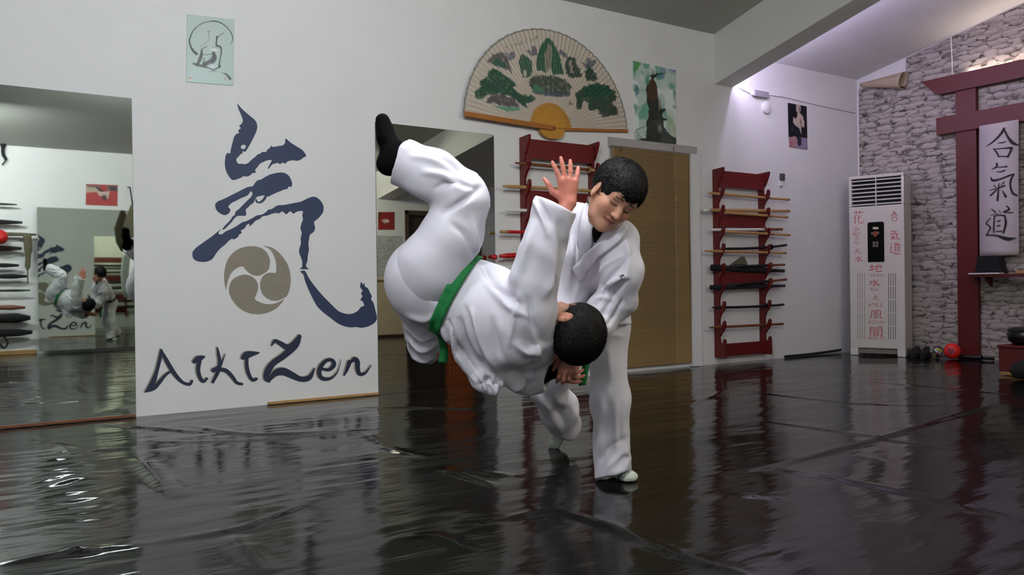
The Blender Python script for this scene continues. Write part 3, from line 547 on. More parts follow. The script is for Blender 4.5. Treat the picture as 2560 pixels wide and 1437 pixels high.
# ================================================================== SWORD RACKS
def rack(x0, x1, ztop, label, D=.137):
    z0 = ztop-1.785; tips = [ztop-d for d in (.18, .358, .555, .72, .905, 1.07, 1.262, 1.447)]
    th = thing('sword_rack', label, 'rack', ((x0+x1)/2, 0, z0))
    P = [(-.002, z0), (-.002, ztop), (-D, ztop+.008), (-D*.98, ztop-.02), (-D*.78, ztop-.085), (-D*.62, ztop-.13)]
    for t_ in tips: P += [(-D*.48, t_+.035), (-D*.46, t_-.012), (-D*.52, t_-.035), (-D*.66, t_-.04), (-D*.76, t_-.022), (-D*.8, t_+.004), (-D*.9, t_+.014), (-D*.99, t_+.002), (-D*.99, t_-.03), (-D*.85, t_-.075), (-D*.62, t_-.11), (-D*.52, t_-.135)]
    P += [(-D*.45, z0+.2), (-D*.5, z0+.15), (-D*.62, z0+.125), (-D*.75, z0+.14), (-D*.8, z0+.17), (-D*.9, z0+.18), (-D*.99, z0+.165), (-D, z0)]
    P = [p for i, p in enumerate(P) if i == 0 or P[i-1] != p]
    for x in (x0, x1-.022): MB().prism(P, 'x', x, x+.022).build('side_bracket', M_red, th, bevel=.002)
    for za, zb_ in ((ztop-.17, ztop-.015), (ztop-.545, ztop-.425), (ztop-1.08, ztop-.97), (z0+.01, z0+.13)):
        MB().box((x0+.022, -.075, za), (x1-.022, -.055, zb_)).build('cross_board', M_red, th, bevel=.003)
    return tips
def sword(p0, p1, r, kind, label, group, sag=0, hl=.26, name='wooden_sword', cat='sword', guard=True):
    """p0 tip, p1 pommel; a scabbard or blade part, guard, handle"""
    p0, p1 = np.asarray(p0, float), np.asarray(p1, float); th = thing(name, label, cat, (p0+p1)/2, group)
    mB, mH, mG = kind; A = lambda t: p0+(p1-p0)*t+np.array([0, 0, -sag*4*t*(1-t)])
    h = 1-hl
    MB().tube([A(t) for t in np.linspace(0, h, 12)], [r*.55]+[r*1.05]*10+[r*1.1], 10, flat=.8).build('blade' if mB is not M_black else 'scabbard', mB, th, True)
    MB().tube([A(t) for t in np.linspace(h+.005, 1, 6)], [r*.95, r, r*.92, r*.92, r*1.02, r*1.0], 10, flat=.75).build('handle', mH, th, True)
    if guard:
        d = A(h+.01)-A(h-.01); MB().lathe([(0, -.003), (r*2.3, -.003), (r*2.3, .003), (0, .003)], A(h), d, 16).build('guard', mG, th)
    return th
rx0, rx1 = 5.85, 6.515; rt = 1.845
rack(rx0, rx1, rt, 'tall dark red sword rack on the white wall beyond the blind')
Zr = lambda x, y, yy=-.086: onY(1740+.36194*x, 400+.36194*y, yy)
GR_ = 'swords on the far red rack'
sword(Zr(85, 228), Zr(645, 274), .0125, (M_tan, M_tan, M_tan), 'tan wooden sword on the top hook of the far rack', GR_, guard=False)
sword(Zr(60, 346), Zr(645, 352, -.084), .016, (M_tan, M_tan, M_white), 'thick tan practice sword with a white tip on the far rack', GR_, name='practice_sword')
MB().tube([Zr(48, 346), Zr(95, 346)], .018, 10).build('tip_cap', M_whitep, COL.objects['practice_sword'], True)
sword(Zr(195, 362, -.112), Zr(632, 395, -.108), .0125, (M_tan, M_tan, M_tan), 'tan wooden sword slanting under the white tipped one', GR_, guard=False)
sword(Zr(95, 482), Zr(596, 478), .0135, (M_whitep, M_brown, M_brown), 'white sheathed sword with a brown handle on the far rack', GR_, name='white_sword')
sword(Zr(190, 494, -.112), Zr(648, 518, -.108), .0125, (M_tan, M_tan, M_tan), 'tan wooden sword just below the white sheathed one', GR_, guard=False)
sword(Zr(190, 612), Zr(625, 587), .0125, (M_black, M_black, M_black), 'slim black curved sword above a tan one on the far rack', GR_, .012, name='sheathed_sword')
sword(Zr(60, 628, -.112), Zr(622, 642, -.108), .0125, (M_tan, M_tan, M_tan), 'tan wooden sword below the slim black curved one', GR_, guard=False)
BG = (M_blackc, M_blackc, M_blackc)
def bagged(p0, p1, r, label, group, mt=None):
    p0, p1 = np.asarray(p0, float), np.asarray(p1, float); th = thing('sword_bag', label, 'sword bag', (p0+p1)/2, group); A = lambda t: p0+(p1-p0)*t
    MB().tube([A(t) for t in np.linspace(0, .8, 14)], [r*(.8+.25*RNG.random()) for _ in range(14)], 10, flat=.7).build('bag', mt or M_blackc, th, True)
    MB().tube([A(t) for t in np.linspace(.79, 1, 4)], [r*.55, r*.6, r*.55, r*.6], 10).build('handle', M_black, th, True)
    return th
bagged(Zr(108, 742), Zr(604, 766), .032, 'thick black sword bag under the tan cloth on the far rack', GR_)
sword(Zr(300, 735, -.112), Zr(612, 722, -.1), .0125, (M_black, M_brown, M_brown), 'black sheathed sword with a brown handle beside the cloth topped bag', GR_, hl=.32, name='sheathed_sword')
bagged(Zr(102, 880), Zr(610, 868), .026, 'black sword bag below the mid board of the far rack', GR_)
sword(Zr(280, 860, -.112), Zr(626, 824, -.108), .0135, (M_black, M_brown, M_brown), 'black sheathed sword whose brown handle tilts upward on the far rack', GR_, hl=.33, name='sheathed_sword')
sword(Zr(112, 1018), Zr(606, 998), .0125, (M_black, M_black, M_black), 'single black curved sword second from the bottom of the far rack', GR_, .008, name='sheathed_sword')
sword(Zr(92, 1157), Zr(602, 1131), .0125, (M_brown, M_brown, M_brown), 'brown wooden sword on the lowest hook of the far rack', GR_, guard=False)
b = MB(); q = [Zr(238, 722), Zr(318, 664), (Zr(330, 690)), Zr(342, 724)]
V = [p+np.array([0, -.03, 0]) for p in q]+[p+np.array([0, .02, -.004]) for p in q]
b.add(V, [(0,1,2,3),(7,6,5,4),(0,4,5,1),(1,5,6,2),(2,6,7,3),(3,7,4,0)])
tag(b.build('folded_cloth', M_olive, bevel=.004), 'olive brown cloth folded on top of the thick sword bag', 'cloth')
lx0, lx1 = 3.645, 4.365; rack(lx0, lx1, 1.952, 'dark red sword rack under the paper fan, partly behind the boys')
Zl = lambda px, py, yy=-.086: onY(px, py, yy); GL = 'swords on the rack under the fan'
sword(Zl(1288, 407), Zl(1532, 430), .0125, (M_brown, M_tan, M_tan), 'brown wooden sword on the top hooks of the rack under the fan', GL, name='wooden_sword')
sword(Zl(1257, 465), Zl(1500, 478), .0135, (M_tan, M_tan, M_tan), 'tan wooden sword second from the top of the rack under the fan', GL, guard=False)
sword(Zl(1265, 525), Zl(1500, 530), .0125, (M_whitep, M_whitep, M_tan), 'white sheathed sword half hidden by the raised arm', GL, name='white_sword', guard=False)
t5 = sword(Zl(1252, 579), Zl(1500, 585), .0125, (M_redstick, M_redstick, M_tan), 'red wooden sword with a tan tip on the rack under the fan', GL, guard=False)
MB().tube([Zl(1251, 579), Zl(1270, 579.5)], .0125, 10).build('tip', M_tan, t5, True)
t5 = sword(Zl(1248, 640), Zl(1500, 630), .02, (M_redstick, M_redstick, M_redstick), 'thick red sheathed sword, lowest seen beside the green belt', GL, guard=False, name='sheathed_sword')
MB().tube([Zl(1231, 643), Zl(1240, 642)], .02, 10).build('end_cap', M_redstick, t5, True)

# ================================================================== SMALL THINGS ON THE WALL BEYOND THE BEAM
M_led = mat('led', 'ffffff', .5, emit='dccff8', estr=85)
th = thing('led_strip', 'glowing light strip fixed along the far face of the ceiling beam', 'light', (XBm1, -.02, 2.69))
for ya_, za_, yb_, zb_ in ((-.012, zb, RG, zb-SL*RG), (RG, zb-SL*RG, -2.7, zb-SL*RG-.2*(2.7+RG)*.95)):
    s0 = np.array([XBm1+.012+SKW*ya_, ya_, za_+.05]); s1 = np.array([XBm1+.012+SKW*yb_, yb_, zb_+.05])
    MB().obox((s0+s1)/2+np.array([-.006, 0, .012]), (.004, 0, 0), (s1-s0)/2, (0, 0, .016)).build('channel', M_grey, th)
    MB().obox((s0+s1)/2, (.003, 0, 0), (s1-s0)/2, (0, 0, .008)).build('diodes', M_led, th)
th = thing('led_driver', 'small grey power box with a cable, high on the wall beside the beam', 'power box', (6.56, 0, 2.6))
a, b = onY(1876, 224), onY(1915, 246)
MB().box((a[0]+.02, -.04, b[2]-.005), (b[0], 0, a[2]-.005)).build('case', M_grey, th, bevel=.004)
MB().box((a[0]+.002, -.03, b[2]+.005), (a[0]+.02, 0, a[2]-.012)).build('end_cap', M_whitep, th, bevel=.003)
W = lambda px, py, y=-.012: onY(px, py, y)
MB().tube(catmull([W(1830, 218), W(1850, 220), W(1866, 228), W(1876, 233)], 6), .004, 6).build('cable', M_whitep, th, True)
MB().tube(catmull([W(1915, 238), W(1924, 243), W(1926, 252), W(1922, 260)], 6), .004, 6).build('cable', M_whitep, th, True)
b = MB(); b.lathe([(0, 0), (.062, 0), (.062, .02), (.05, .028), (0, .028)], W(1914, 269, -.001), (0, -1, 0), 24)
tag(b.build('wall_disc', M_whitep, auto=40), 'round white sensor disc below the power box', 'sensor')
tag(MB().tube(catmull([W(1913, 237, -.006), W(1960, 243, -.006), W(2040, 262, -.006), W(2138, 283, -.006)], 6), .004, 6).build('wall_cable', mat('cable_beige', 'b7aab4', .6), None, True), 'thin pale cable running along the wall above the dark photo', 'cable')
th = thing('wall_thermometer', 'small white and grey device on the wall right of the far rack', 'thermometer', tuple(onY(1950, 452)))
a, b = onY(1946, 452), onY(1955, 466); MB().box((a[0], -.02, b[2]), (b[0], -.001, a[2])).build('body', M_whitep, th, bevel=.004)
a, b = onY(1948, 434), onY(1957, 452); MB().box((a[0], -.03, b[2]), (b[0], -.001, a[2])).build('display', mat('display_grey', '4a4a46', .3), th, bevel=.003)
a, b = onZ(1965, 894), onZ(2086, 880)
tag(MB().tube(catmull([(a[0], -.02, .012), ((a[0]+b[0])/2, -.016, .014), (b[0], -.02, .03)], 6), .012, 8).build('sheet_roll_edge', M_blackc, None, True), 'black curled edge of the floor sheet at the foot of the far wall', 'floor sheet edge')

# ================================================================== FLOOR STANDING AIR CONDITIONER
A0 = onZ(2126.5, 886); A1 = onZ(2264, 892); ud = (A1-A0); AW = np.hypot(*ud[:2]); ud = ud/AW; nd = np.array([ud[1], -ud[0], 0])       # nd faces the room
def onP(px, py, P0=A0, n=nd, off=0): d = ray(px, py); return CAM + d*(np.dot(P0+n*off-CAM, n)/np.dot(d, n))
if np.dot(nd, CAM-A0) < 0: nd = -nd
AH = .5*(onP(2120, 440)[2]+onP(2258, 432)[2]); AD = .27; ac_loc = A0+ud*AW/2-nd*AD/2
ac = thing('air_conditioner', 'tall white floor-standing air conditioner with red handwriting in the corner', 'air conditioner', (ac_loc[0], ac_loc[1], 0))
def acbox(u0, u1, z0, z1, d0, d1): return (A0+ud*(u0+u1)/2+nd*(d0+d1)/2+np.array([0,0,(z0+z1)/2]), ud*(u1-u0)/2, nd*(d1-d0)/2, np.array([0,0,(z1-z0)/2]))
gz0, gz1 = onP(2130, 518)[2], onP(2130, 449)[2]; gu0, gu1 = .05*AW, .95*AW
M_acw = mat('ac_white', 'c9c4bc', .28, coat=.3)
b = MB(); b.obox(*acbox(0, AW, .075, gz0, -AD, 0)).obox(*acbox(0, AW, gz1, AH, -AD, 0)).obox(*acbox(0, gu0, gz0, gz1, -AD, 0)).obox(*acbox(gu1, AW, gz0, gz1, -AD, 0)).obox(*acbox(gu0, gu1, gz0, gz1, -AD, -.06))
b.build('body', M_acw, ac, bevel=.006)
MB().obox(*acbox(gu0, gu1, gz0, gz1, -.06, -.055)).build('grille_recess', M_dark, ac)
for i in range(7):
    z = gz0+(gz1-gz0)*(i+.5)/7; c_, x_, y_, z_ = acbox(gu0, gu1, z-.011, z+.011, -.03, -.004); tl = nd*.012+np.array([0, 0, -.003]); MB().obox(c_, x_, tl, np.array([0, 0, .0055])).build('louver', M_acw, ac)
MB().obox(*acbox(AW*.5-.004, AW*.5+.004, gz0, gz1, -.03, -.002)).build('grille_divider', M_acw, ac)
pts = [(2168, 556), (2209, 556), (2212, 655), (2171, 655)]; q = [onP(*p) for p in pts]; us = [np.dot(p-A0, ud) for p in q]
ua, ub, za, zb2 = (us[0]+us[3])/2, (us[1]+us[2])/2, q[3][2], q[0][2]; r_ = .02
pl = [(ua, za), (ub, za)]+[(ub-r_+r_*math.cos(w), zb2-r_+r_*math.sin(w)) for w in np.linspace(0, PI/2, 6)]+[(ua+r_-r_*math.cos(w), zb2-r_+r_*math.sin(w)) for w in np.linspace(PI/2, 0, 6)]
def acprism(poly, d0, d1, name, m, parent=ac):
    b = MB(); b.prism(poly, 'y', d0, d1); b.V = [tuple(A0+ud*x+nd*y+np.array([0, 0, z])) for x, y, z in b.V]; return b.build(name, m, parent)
dp_ = acprism(pl, 0, .006, 'display_panel', mat('gloss_black', '030303', .3, spec=.15))
acz = lambda o, s: (lambda p: (lambda P: (np.dot(P-A0, ud), P[2]))(onP(o[0]+p[0]*s, o[1]+p[1]*s)))
T1 = acz((2120, 500), .13913); T2 = acz((2120, 640), .18100)
for quad, m in (([(450, 485), (550, 485), (548, 525), (452, 525)], mat('lcd_light', 'cfc8b4', .3)), ([(470, 560), (520, 560), (530, 640), (490, 665), (460, 640)], mat('lcd_orange', '8a3c18', .4))):
    acprism([T1(p) for p in quad], .006, .0075, 'readout', m, dp_)
for cx, cy in ((470, 770), (525, 765), (470, 820), (525, 820), (440, 600), (540, 590)):
    acprism([T1((cx+24*math.cos(w), cy+26*math.sin(w))) for w in np.linspace(0, 2*PI, 12)[:-1]], .006, .0075, 'button', mat('button_grey', '6f6660', .3), dp_)
for cx in (135, 165, 195, 228, 562, 592, 625, 657):                # vent slots
    for k in range(5):
        y0 = 235+k*185; m = mat('slot_light', '968f86', .6) if cx < 300 else mat('slot_dark', '4d463f', .6)
        acprism([T2((cx-4, y0)), (T2((cx+4, y0))), T2((cx+4, y0+172)), T2((cx-4, y0+172))], .0, .0012, 'vent_slot', m)
for u in (0.0, AW-.075): MB().obox(*acbox(u, u+.075, 0, .078, -.05, -.001)).build('foot', M_white, ac)
MB().obox(*acbox(.03, AW-.03, .02, .075, -AD+.02, -.04)).build('base_plinth', mat('plinth_grey', '8a847c', .5), ac)
KAN = {  # strokes on a 0..100 square, y down
 'he': [([(50,2),(36,28),(6,52)],[8,9,3]),([(50,2),(66,26),(98,50)],[8,10,3]),([(34,42),(66,40)],[5,6]),([(26,60),(32,96)],[6,6]),([(26,60),(76,58),(72,94)],[5,7,6]),([(33,94),(72,92)],[5,5])],
 'ki': [([(28,2),(8,22)],[7,3]),([(26,12),(66,10)],[5,6]),([(26,26),(60,24)],[4,5]),([(4,42),(70,36),(64,60),(78,92),(98,84)],[7,7,7,7,4]),([(10,70),(52,64)],[5,6]),([(32,50),(30,98)],[7,7]),([(30,72),(6,92)],[6,3]),([(34,72),(54,90)],[5,7])],
 'michi': [([(46,2),(52,12)],[6,6]),([(72,0),(62,14)],[6,4]),([(38,20),(94,16)],[6,7]),([(48,30),(48,74)],[6,6]),([(48,30),(84,28),(82,74)],[5,6,6]),([(50,44),(80,43)],[4,4]),([(50,58),(80,57)],[4,4]),([(50,73),(82,72)],[4,4]),([(10,10),(20,20)],[6,7]),([(4,40),(20,38),(8,64),(18,82)],[5,6,6,5]),([(2,86),(24,82),(60,96),(98,94)],[5,7,8,6])],
 'tsuchi': [([(8,34),(40,30)],[6,6]),([(24,6),(24,70)],[6,6]),([(4,76),(42,62)],[6,5]),([(48,40),(88,22),(84,58)],[5,6,5]),([(68,4),(68,64)],[5,5]),([(54,20),(54,80),(70,90),(96,84)],[5,6,6,5])],
 'mizu': [([(50,4),(50,90),(38,82)],[7,7,4]),([(10,34),(36,32),(8,78)],[5,6,4]),([(84,16),(58,40)],[5,5]),([(56,40),(74,66),(98,84)],[5,7,6])],
 'hi': [([(50,6),(44,54),(10,94)],[7,7,4]),([(50,48),(66,76),(96,92)],[5,7,6]),([(24,30),(32,52)],[5,6]),([(80,26),(66,48)],[6,4])],
 'kaze': [([(16,10),(14,60),(2,98)],[6,6,4]),([(16,10),(84,8),(82,70),(98,92)],[5,6,7,6]),([(32,24),(68,20)],[5,5]),([(34,38),(34,62),(66,60),(66,38),(34,38)],[4,4,4,4,4]),([(50,24),(50,86)],[5,5]),([(30,86),(72,82)],[5,5])],
 'mon': [([(10,6),(10,98)],[7,7]),([(10,8),(40,6),(40,40),(12,42)],[5,5,5,4]),([(12,24),(38,22)],[4,4]),([(60,6),(92,4),(92,98),(82,92)],[5,6,7,4]),([(60,6),(60,40),(90,38)],[5,5,4]),([(60,22),(90,20)],[4,4]),([(36,60),(36,90),(66,88),(66,58),(36,60)],[5,5,5,5,5]),([(36,74),(66,73)],[4,4])],
 'hana': [([(6,18),(94,14)],[5,6]),([(30,4),(32,30)],[5,5]),([(66,2),(62,28)],[5,5]),([(34,34),(8,66)],[6,4]),([(24,52),(24,98)],[6,6]),([(84,40),(52,62)],[5,4]),([(54,34),(54,88),(92,92),(94,72)],[6,7,6,3])],
 'kokoro': [([(46,2),(10,40)],[6,4]),([(46,4),(90,38)],[6,6]),([(28,40),(70,38)],[5,5]),([(48,40),(30,62)],[5,4]),([(14,66),(10,88)],[6,6]),([(30,62),(34,92),(70,94),(74,78)],[6,7,6,4]),([(48,60),(56,74)],[5,6]),([(82,60),(92,80)],[5,6])]}
FONT = {'T': [[(0,0),(100,0)],[(50,0),(50,100)]], 'O': [[(50,0),(5,25),(5,75),(50,100),(95,75),(95,25),(50,0)]], 'P': [[(10,100),(10,0),(85,5),(85,45),(10,52)]], 'R': [[(10,100),(10,0),(85,5),(85,45),(10,52)],[(40,52),(95,100)]], 'A': [[(0,100),(50,0),(100,100)],[(20,62),(80,62)]], 'K': [[(10,0),(10,100)],[(90,0),(12,55)],[(35,42),(95,100)]], 'S': [[(90,8),(20,4),(12,40),(85,58),(88,92),(8,98)]], 'U': [[(8,0),(8,80),(50,100),(92,80),(92,0)]], 'E': [[(92,0),(8,0),(8,100),(92,100)],[(8,48),(75,48)]], 'Z': [[(5,0),(95,0),(5,100),(95,100)]], 'G': [[(92,12),(40,0),(5,50),(40,100),(92,88),(92,55),(55,55)]], 'B': [[(10,0),(10,100)],[(10,0),(80,6),(80,44),(10,50)],[(10,50),(92,56),(92,94),(10,100)]], 'L': [[(10,0),(10,100),(90,100)]]}
def glyphs(strokes, box, tr, to3, n=5):
    x0, y0, x1, y1 = box; pw = abs(tr((x1, y0))[0]-tr((x0, y0))[0])/100
    return ribbon_faces([([tr((x0+(x1-x0)*p[0]/100, y0+(y1-y0)*p[1]/100)) for p in pts], [w_*pw for w_ in ws]) for pts, ws in strokes], to3, n, lift=acl)
acl = nd*4e-6; ac3 = lambda p: A0+ud*p[0]+nd*.0016+np.array([0, 0, p[1]])
for k, bx, T in (('he',(745,200,915,385),T1),('ki',(745,540,945,720),T1),('michi',(745,755,955,975),T1),('hana',(85,180,285,425),T1),('kokoro',(75,480,225,640),T1),('kokoro',(105,650,215,790),T1),('hi',(100,860,240,965),T1),('mizu',(115,1000,270,1120),T1),
    ('tsuchi',(285,105,480,225),T2),('mizu',(280,320,450,420),T2),('hi',(330,525,435,615),T2),('kaze',(300,745,475,870),T2),('mon',(290,975,480,1105),T2)):
    MB().add(*glyphs(KAN[k], bx, T, ac3)).build('ink_character', M_redink, ac)
def word(wd, x0, y0, x1, y1, extra=()):
    n = len(wd); s = (x1-x0)/n; inkb = MB()
    for i, ch in enumerate(wd): inkb.add(*glyphs([(p if len(p) > 2 else p, [14]*len(p)) for p in FONT[ch]], (x0+i*s, y0, x0+i*s+s*.72, y1), T2, ac3, 3))
    for p in extra: inkb.add(*glyphs([([(0, 0), (60, 100)], [60, 60])], (p[0], p[1], p[0]+9, p[1]+9), T2, ac3, 3))
    inkb.build('ink_word', M_redink, ac)
word('TOPRAK', 280, 248, 525, 285); word('SU', 308, 440, 425, 478); word('ATES', 285, 655, 490, 695, [(462, 700)]); word('RUZGAR', 282, 898, 510, 935, [(325, 884), (345, 884)]); word('BOSLUK', 288, 1110, 520, 1150, [(385, 1156)])

# ================================================================== STONE WALLPAPER, TORII, SCROLL, SHELF
bxx = XB-.004
pA = onX(2160, 215, XB); pB = onX(2262, 206, XB); pC = onX(2266, 140, XB)
ytop = lambda y: HR-SR*y
yl = -.02
P = [(yl, 0), (yl, pA[2]-.02), (pB[1], pB[2]-.02), (pC[1], min(pC[2], ytop(pC[1])-.01)), (RG, ytop(RG)-.01), (-4.4, ytop(RG)-.01-SR*(4.4+RG)), (-4.4, 0)]
seam = onX(2330, 617, XB)[2]
sw = MB(); V, F = poly_faces([P], lambda p: (bxx, p[0], p[1])); sw.add(V, F)
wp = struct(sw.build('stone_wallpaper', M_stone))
tag(wp, 'grey ledge-stone wallpaper on the end wall', None)
MB().box((bxx-.002, -4.4, seam-.006), (bxx-.0005, yl, seam+.006)).build('paper_seam', mat('seam_grey', '8d8680', .7), wp)
# the curled-over top corner, back side out
q0 = onX(2152, 213, XB-.06); q1 = onX(2258, 200, XB-.1); b = MB(); n = 20; V = []; k = 14
for i in range(k):
    t_ = i/(k-1); c_ = q0*(1-t_)+q1*t_; r = .018+.062*t_
    for j in range(n): w_ = -.5*PI+1.75*PI*j/(n-1); V.append(c_+np.array([-r*math.cos(w_)*.9, -.02*math.sin(w_)*t_, r*math.sin(w_)]))
b.add(V, [(i*n+j, i*n+j+1, (i+1)*n+j+1, (i+1)*n+j) for i in range(k-1) for j in range(n-1)])
cu_ = b.build('curled_corner', mat('paper_back', 'a8957f', .7), wp, True); md = cu_.modifiers.new('s', 'SOLIDIFY'); md.thickness = .003
cw = MB(); cw.tube([onX(2377, 85, XB-.01), onX(2380, 150, XB-.01), onX(2381, 185, XB-.01)], .006, 6)
tag(cw.build('ceiling_wire', M_whitep), 'white wire running down the stone wall from the ceiling to the red gate', 'cable')
tx0, tx1 = 8.085, 8.145; yc = -2.35
th = thing('torii_gate', 'dark red wooden gate frame standing against the stone wall', 'gate', (8.115, yc, 0))
py0, py1 = onX(2392, 600, tx0)[1], onX(2443, 600, tx0)[1]
for s_ in (0, 1):
    ya, yb = (py0, py1) if not s_ else (2*yc-py1, 2*yc-py0)
    MB().box((tx0, min(ya, yb), 0), (tx1-.005, max(ya, yb), 2.68)).build('post', M_redd, th, bevel=.004)
kt = onX(2305, 205, tx0-.03); kb = onX(2342, 236, tx0-.03)
poly = [(kt[1], kt[2]), (kb[1], kb[2]), (2*yc-kb[1], kb[2]), (2*yc-kt[1], kt[2])]
MB().prism(poly, 'x', tx0-.03, tx1).build('top_lintel', M_redd, th, bevel=.004)
nt, nb = onX(2340, 295, tx0-.02), onX(2342, 338, tx0-.02)
MB().box((tx0-.02, 2*yc-nt[1], nb[2]), (tx1, nt[1], nt[2])).build('lower_lintel', M_redd, th, bevel=.004)
# lamp lying on the top lintel that washes the stone above it
th = thing('gate_lamp', 'light bar lying on top of the red gate, washing the stone wall', 'light', (8.1, -1.9, kt[2]))
MB().box((8.108, -3.3, kt[2]+.001), (8.142, -1.2, kt[2]+.006)).build('housing', M_grey, th); MB().box((8.11, -3.28, kt[2]+.006), (8.14, -1.22, kt[2]+.009)).build('diodes', M_led2 if 'M_led2' in globals() else mat('led_warm', 'ffffff', .5, emit='ffe9dc', estr=16), th)
# scroll
qx = tx0-.024; sq = [onX(2455, 320, qx), onX(2553, 308, qx), onX(2546, 640, qx), onX(2447, 638, qx)]
th = thing('hanging_scroll', 'long white paper scroll with three black characters hanging from the red gate', 'scroll', tuple((sq[0]+sq[1])/2))
y0, y1, z0, z1 = (sq[0][1]+sq[3][1])/2, (sq[1][1]+sq[2][1])/2, (sq[2][2]+sq[3][2])/2, nb[2]+.02
V = []; k = 24
for i in range(k+1):
    z = z1+(z0-z1)*i/k; xx = qx-.006-.006*math.sin(i/k*PI*1.5)*(i/k)
    sk = .012*(i/k); V += [(xx, y0+sk, z), (xx-.002, (y0+y1)/2+sk, z), (xx, y1+sk, z)]
pap = obj('paper', V, [(i*3+j, i*3+j+1, i*3+j+4, i*3+j+3) for i in range(k) for j in (0, 1)], mat('scroll_paper', 'b9b0b2', .7), th, True)
md = pap.modifiers.new('s', 'SOLIDIFY'); md.thickness = .002
sxf = lambda p: tuple(onX(2430+p[0]*.2368, 300+p[1]*.2368, qx-.016)[[1, 2]])
s3 = lambda p: (qx-.015, p[0], p[1]); K = .2368*.0036
SCROLL = [[([(340,85),(300,150),(230,220),(148,280)],[32,28,20,5]),([(337,95),(380,180),(430,240),(502,270)],[20,28,42,8]),([(270,240),(320,238),(360,224)],[8,14,8]),([(225,300),(262,345),(284,388)],[12,22,20]),([(225,308),(330,298),(425,292)],[10,14,28]),([(422,292),(402,340),(375,392)],[30,26,24]),([(280,385),(330,383),(375,384)],[12,14,16])],
 [([(262,455),(258,492),(205,522)],[24,22,4]),([(262,497),(320,494),(370,490)],[8,12,20]),([(252,546),(300,546),(348,530)],[5,15,18]),([(200,603),(218,637),(300,622),(380,590),(442,572)],[14,30,22,22,24]),([(442,572),(410,630),(405,700),(430,770),(478,797)],[18,26,24,28,22]),([(180,742),(260,722),(348,690)],[6,14,22]),([(285,668),(276,760),(268,852)],[12,22,26]),([(258,738),(190,797)],[16,20]),([(318,740),(358,812)],[8,34]),([(340,655),(302,690)],[20,6]),([(232,690),(252,712)],[16,12])],
 [([(203,938),(248,972)],[10,22]),([(190,1005),(272,988)],[5,12]),([(282,948),(300,985)],[6,10]),([(362,903),(392,942),(330,972),(435,976)],[10,24,12,10]),([(235,1010),(230,1100),(228,1187)],[14,18,18]),([(235,1015),(290,1003),(345,1008)],[8,12,18]),([(345,1005),(356,1090),(330,1192)],[18,28,22]),([(262,1070),(300,1060)],[14,14]),([(262,1117),(300,1110)],[14,14]),([(252,1173),(318,1172)],[10,14]),([(192,1033),(148,1090),(192,1130),(165,1190),(150,1215)],[8,14,20,12,22]),([(146,1213),(250,1216),(370,1252),(470,1244)],[14,18,44,5])]]
for st in SCROLL:
    V, F = ribbon_faces([([sxf(p) for p in pts], [w_*K*.82 for w_ in ws]) for pts, ws in st], s3, 6, lift=(-8e-6, 0, 0)); obj('ink_character', V, F, M_ink, th)
# shelf and what lies on it
sz = .818
th = thing('wall_shelf', 'narrow red shelf board across the red gate below the scroll', 'shelf', (7.98, yc, sz)); xs0 = 7.9
MB().box((xs0, 2*yc-(onX(2408, 683, xs0)[1]), sz-.028), (tx0-.002, onX(2408, 683, xs0)[1], sz)).build('board', M_redd, th, bevel=.003)
for y in (-1.45, -2.4, -3.2): MB().prism([(tx0-.002, sz-.028), (xs0+.05, sz-.028), (tx0-.002, sz-.12)], 'y', y, y+.02).build('bracket', M_redd, th)
b = MB(); a, c_ = onX(2444, 678, 7.99), onX(2504, 640, 7.99); b.prism([(a[1], sz+.012), (a[1]-.02, c_[2]-.01), (a[1]-.03, c_[2]), (c_[1]+.01, c_[2]), (c_[1]-.01, sz+.06), (c_[1]-.02, sz+.012)], 'x', 7.95, 8.05)
tag(b.build('black_box', M_blackc, bevel=.006), 'black box standing on the shelf under the scroll', 'box')
b = MB(); a, c_ = onX(2424, 683, 7.905), onX(2501, 677, 7.905); b.obox(((7.93), (a[1]+c_[1])/2, sz+.007), (.045, 0, 0), (0, (a[1]-c_[1])/2, 0), (0, 0, .006))
tag(b.build('paper_stack', M_whitep), 'white papers lying at the front edge of the red shelf', 'papers')
b = MB(); a = onX(2542, 672, 7.95); b.box((7.92, -3.0, sz+.001), (7.98, a[1], sz+.03)); tag(b.build('wooden_stand', M_tan, bevel=.004), 'tan wooden stand at the far part of the red shelf', 'stand')

# ================================================================== ON THE FLOOR BY THE STONE WALL
def shoe(c, label):
    th = thing('shoe', label, 'shoe', c, 'black shoes beside the air conditioner'); c = np.asarray(c)
    d = np.array([-.9, -.3, 0]); d /= np.linalg.norm(d); s = np.array([-d[1], d[0], 0]); V = []; n = 16
    prof = [(-.12, .03, .075), (-.1, .04, .085), (-.05, .043, .08), (0, .042, .062), (.05, .046, .05), (.09, .044, .043), (.12, .03, .035), (.135, .012, .025)]
    for t_, w_, h in prof:
        for j in range(n): a = 2*PI*j/n; V.append(c+d*t_+s*w_*math.cos(a)+np.array([0, 0, .012+max(0, h*(.5+.5*math.sin(a)))]))
    k = len(prof); F = [(i*n+j, i*n+(j+1) % n, (i+1)*n+(j+1) % n, (i+1)*n+j) for i in range(k-1) for j in range(n)]+[tuple(range(n-1,-1,-1)), tuple((k-1)*n+j for j in range(n))]
    obj('upper', V, F, M_blackc, th, True)
    b = MB(); pl = [tuple((c+d*t_+s*w_*1.06)[:2]) for t_, w_, h in prof]+[tuple((c+d*t_-s*w_*1.06)[:2]) for t_, w_, h in reversed(prof)]
    b.prism(pl, 'z', 0, .018); b.build('sole', M_dark, th)
for px, lb in ((2280, 'black shoe nearer the air conditioner'), (2306, 'black shoe nearer the balls')): p = onZ(px, 892); shoe((p[0]+.05, p[1], 0), lb)
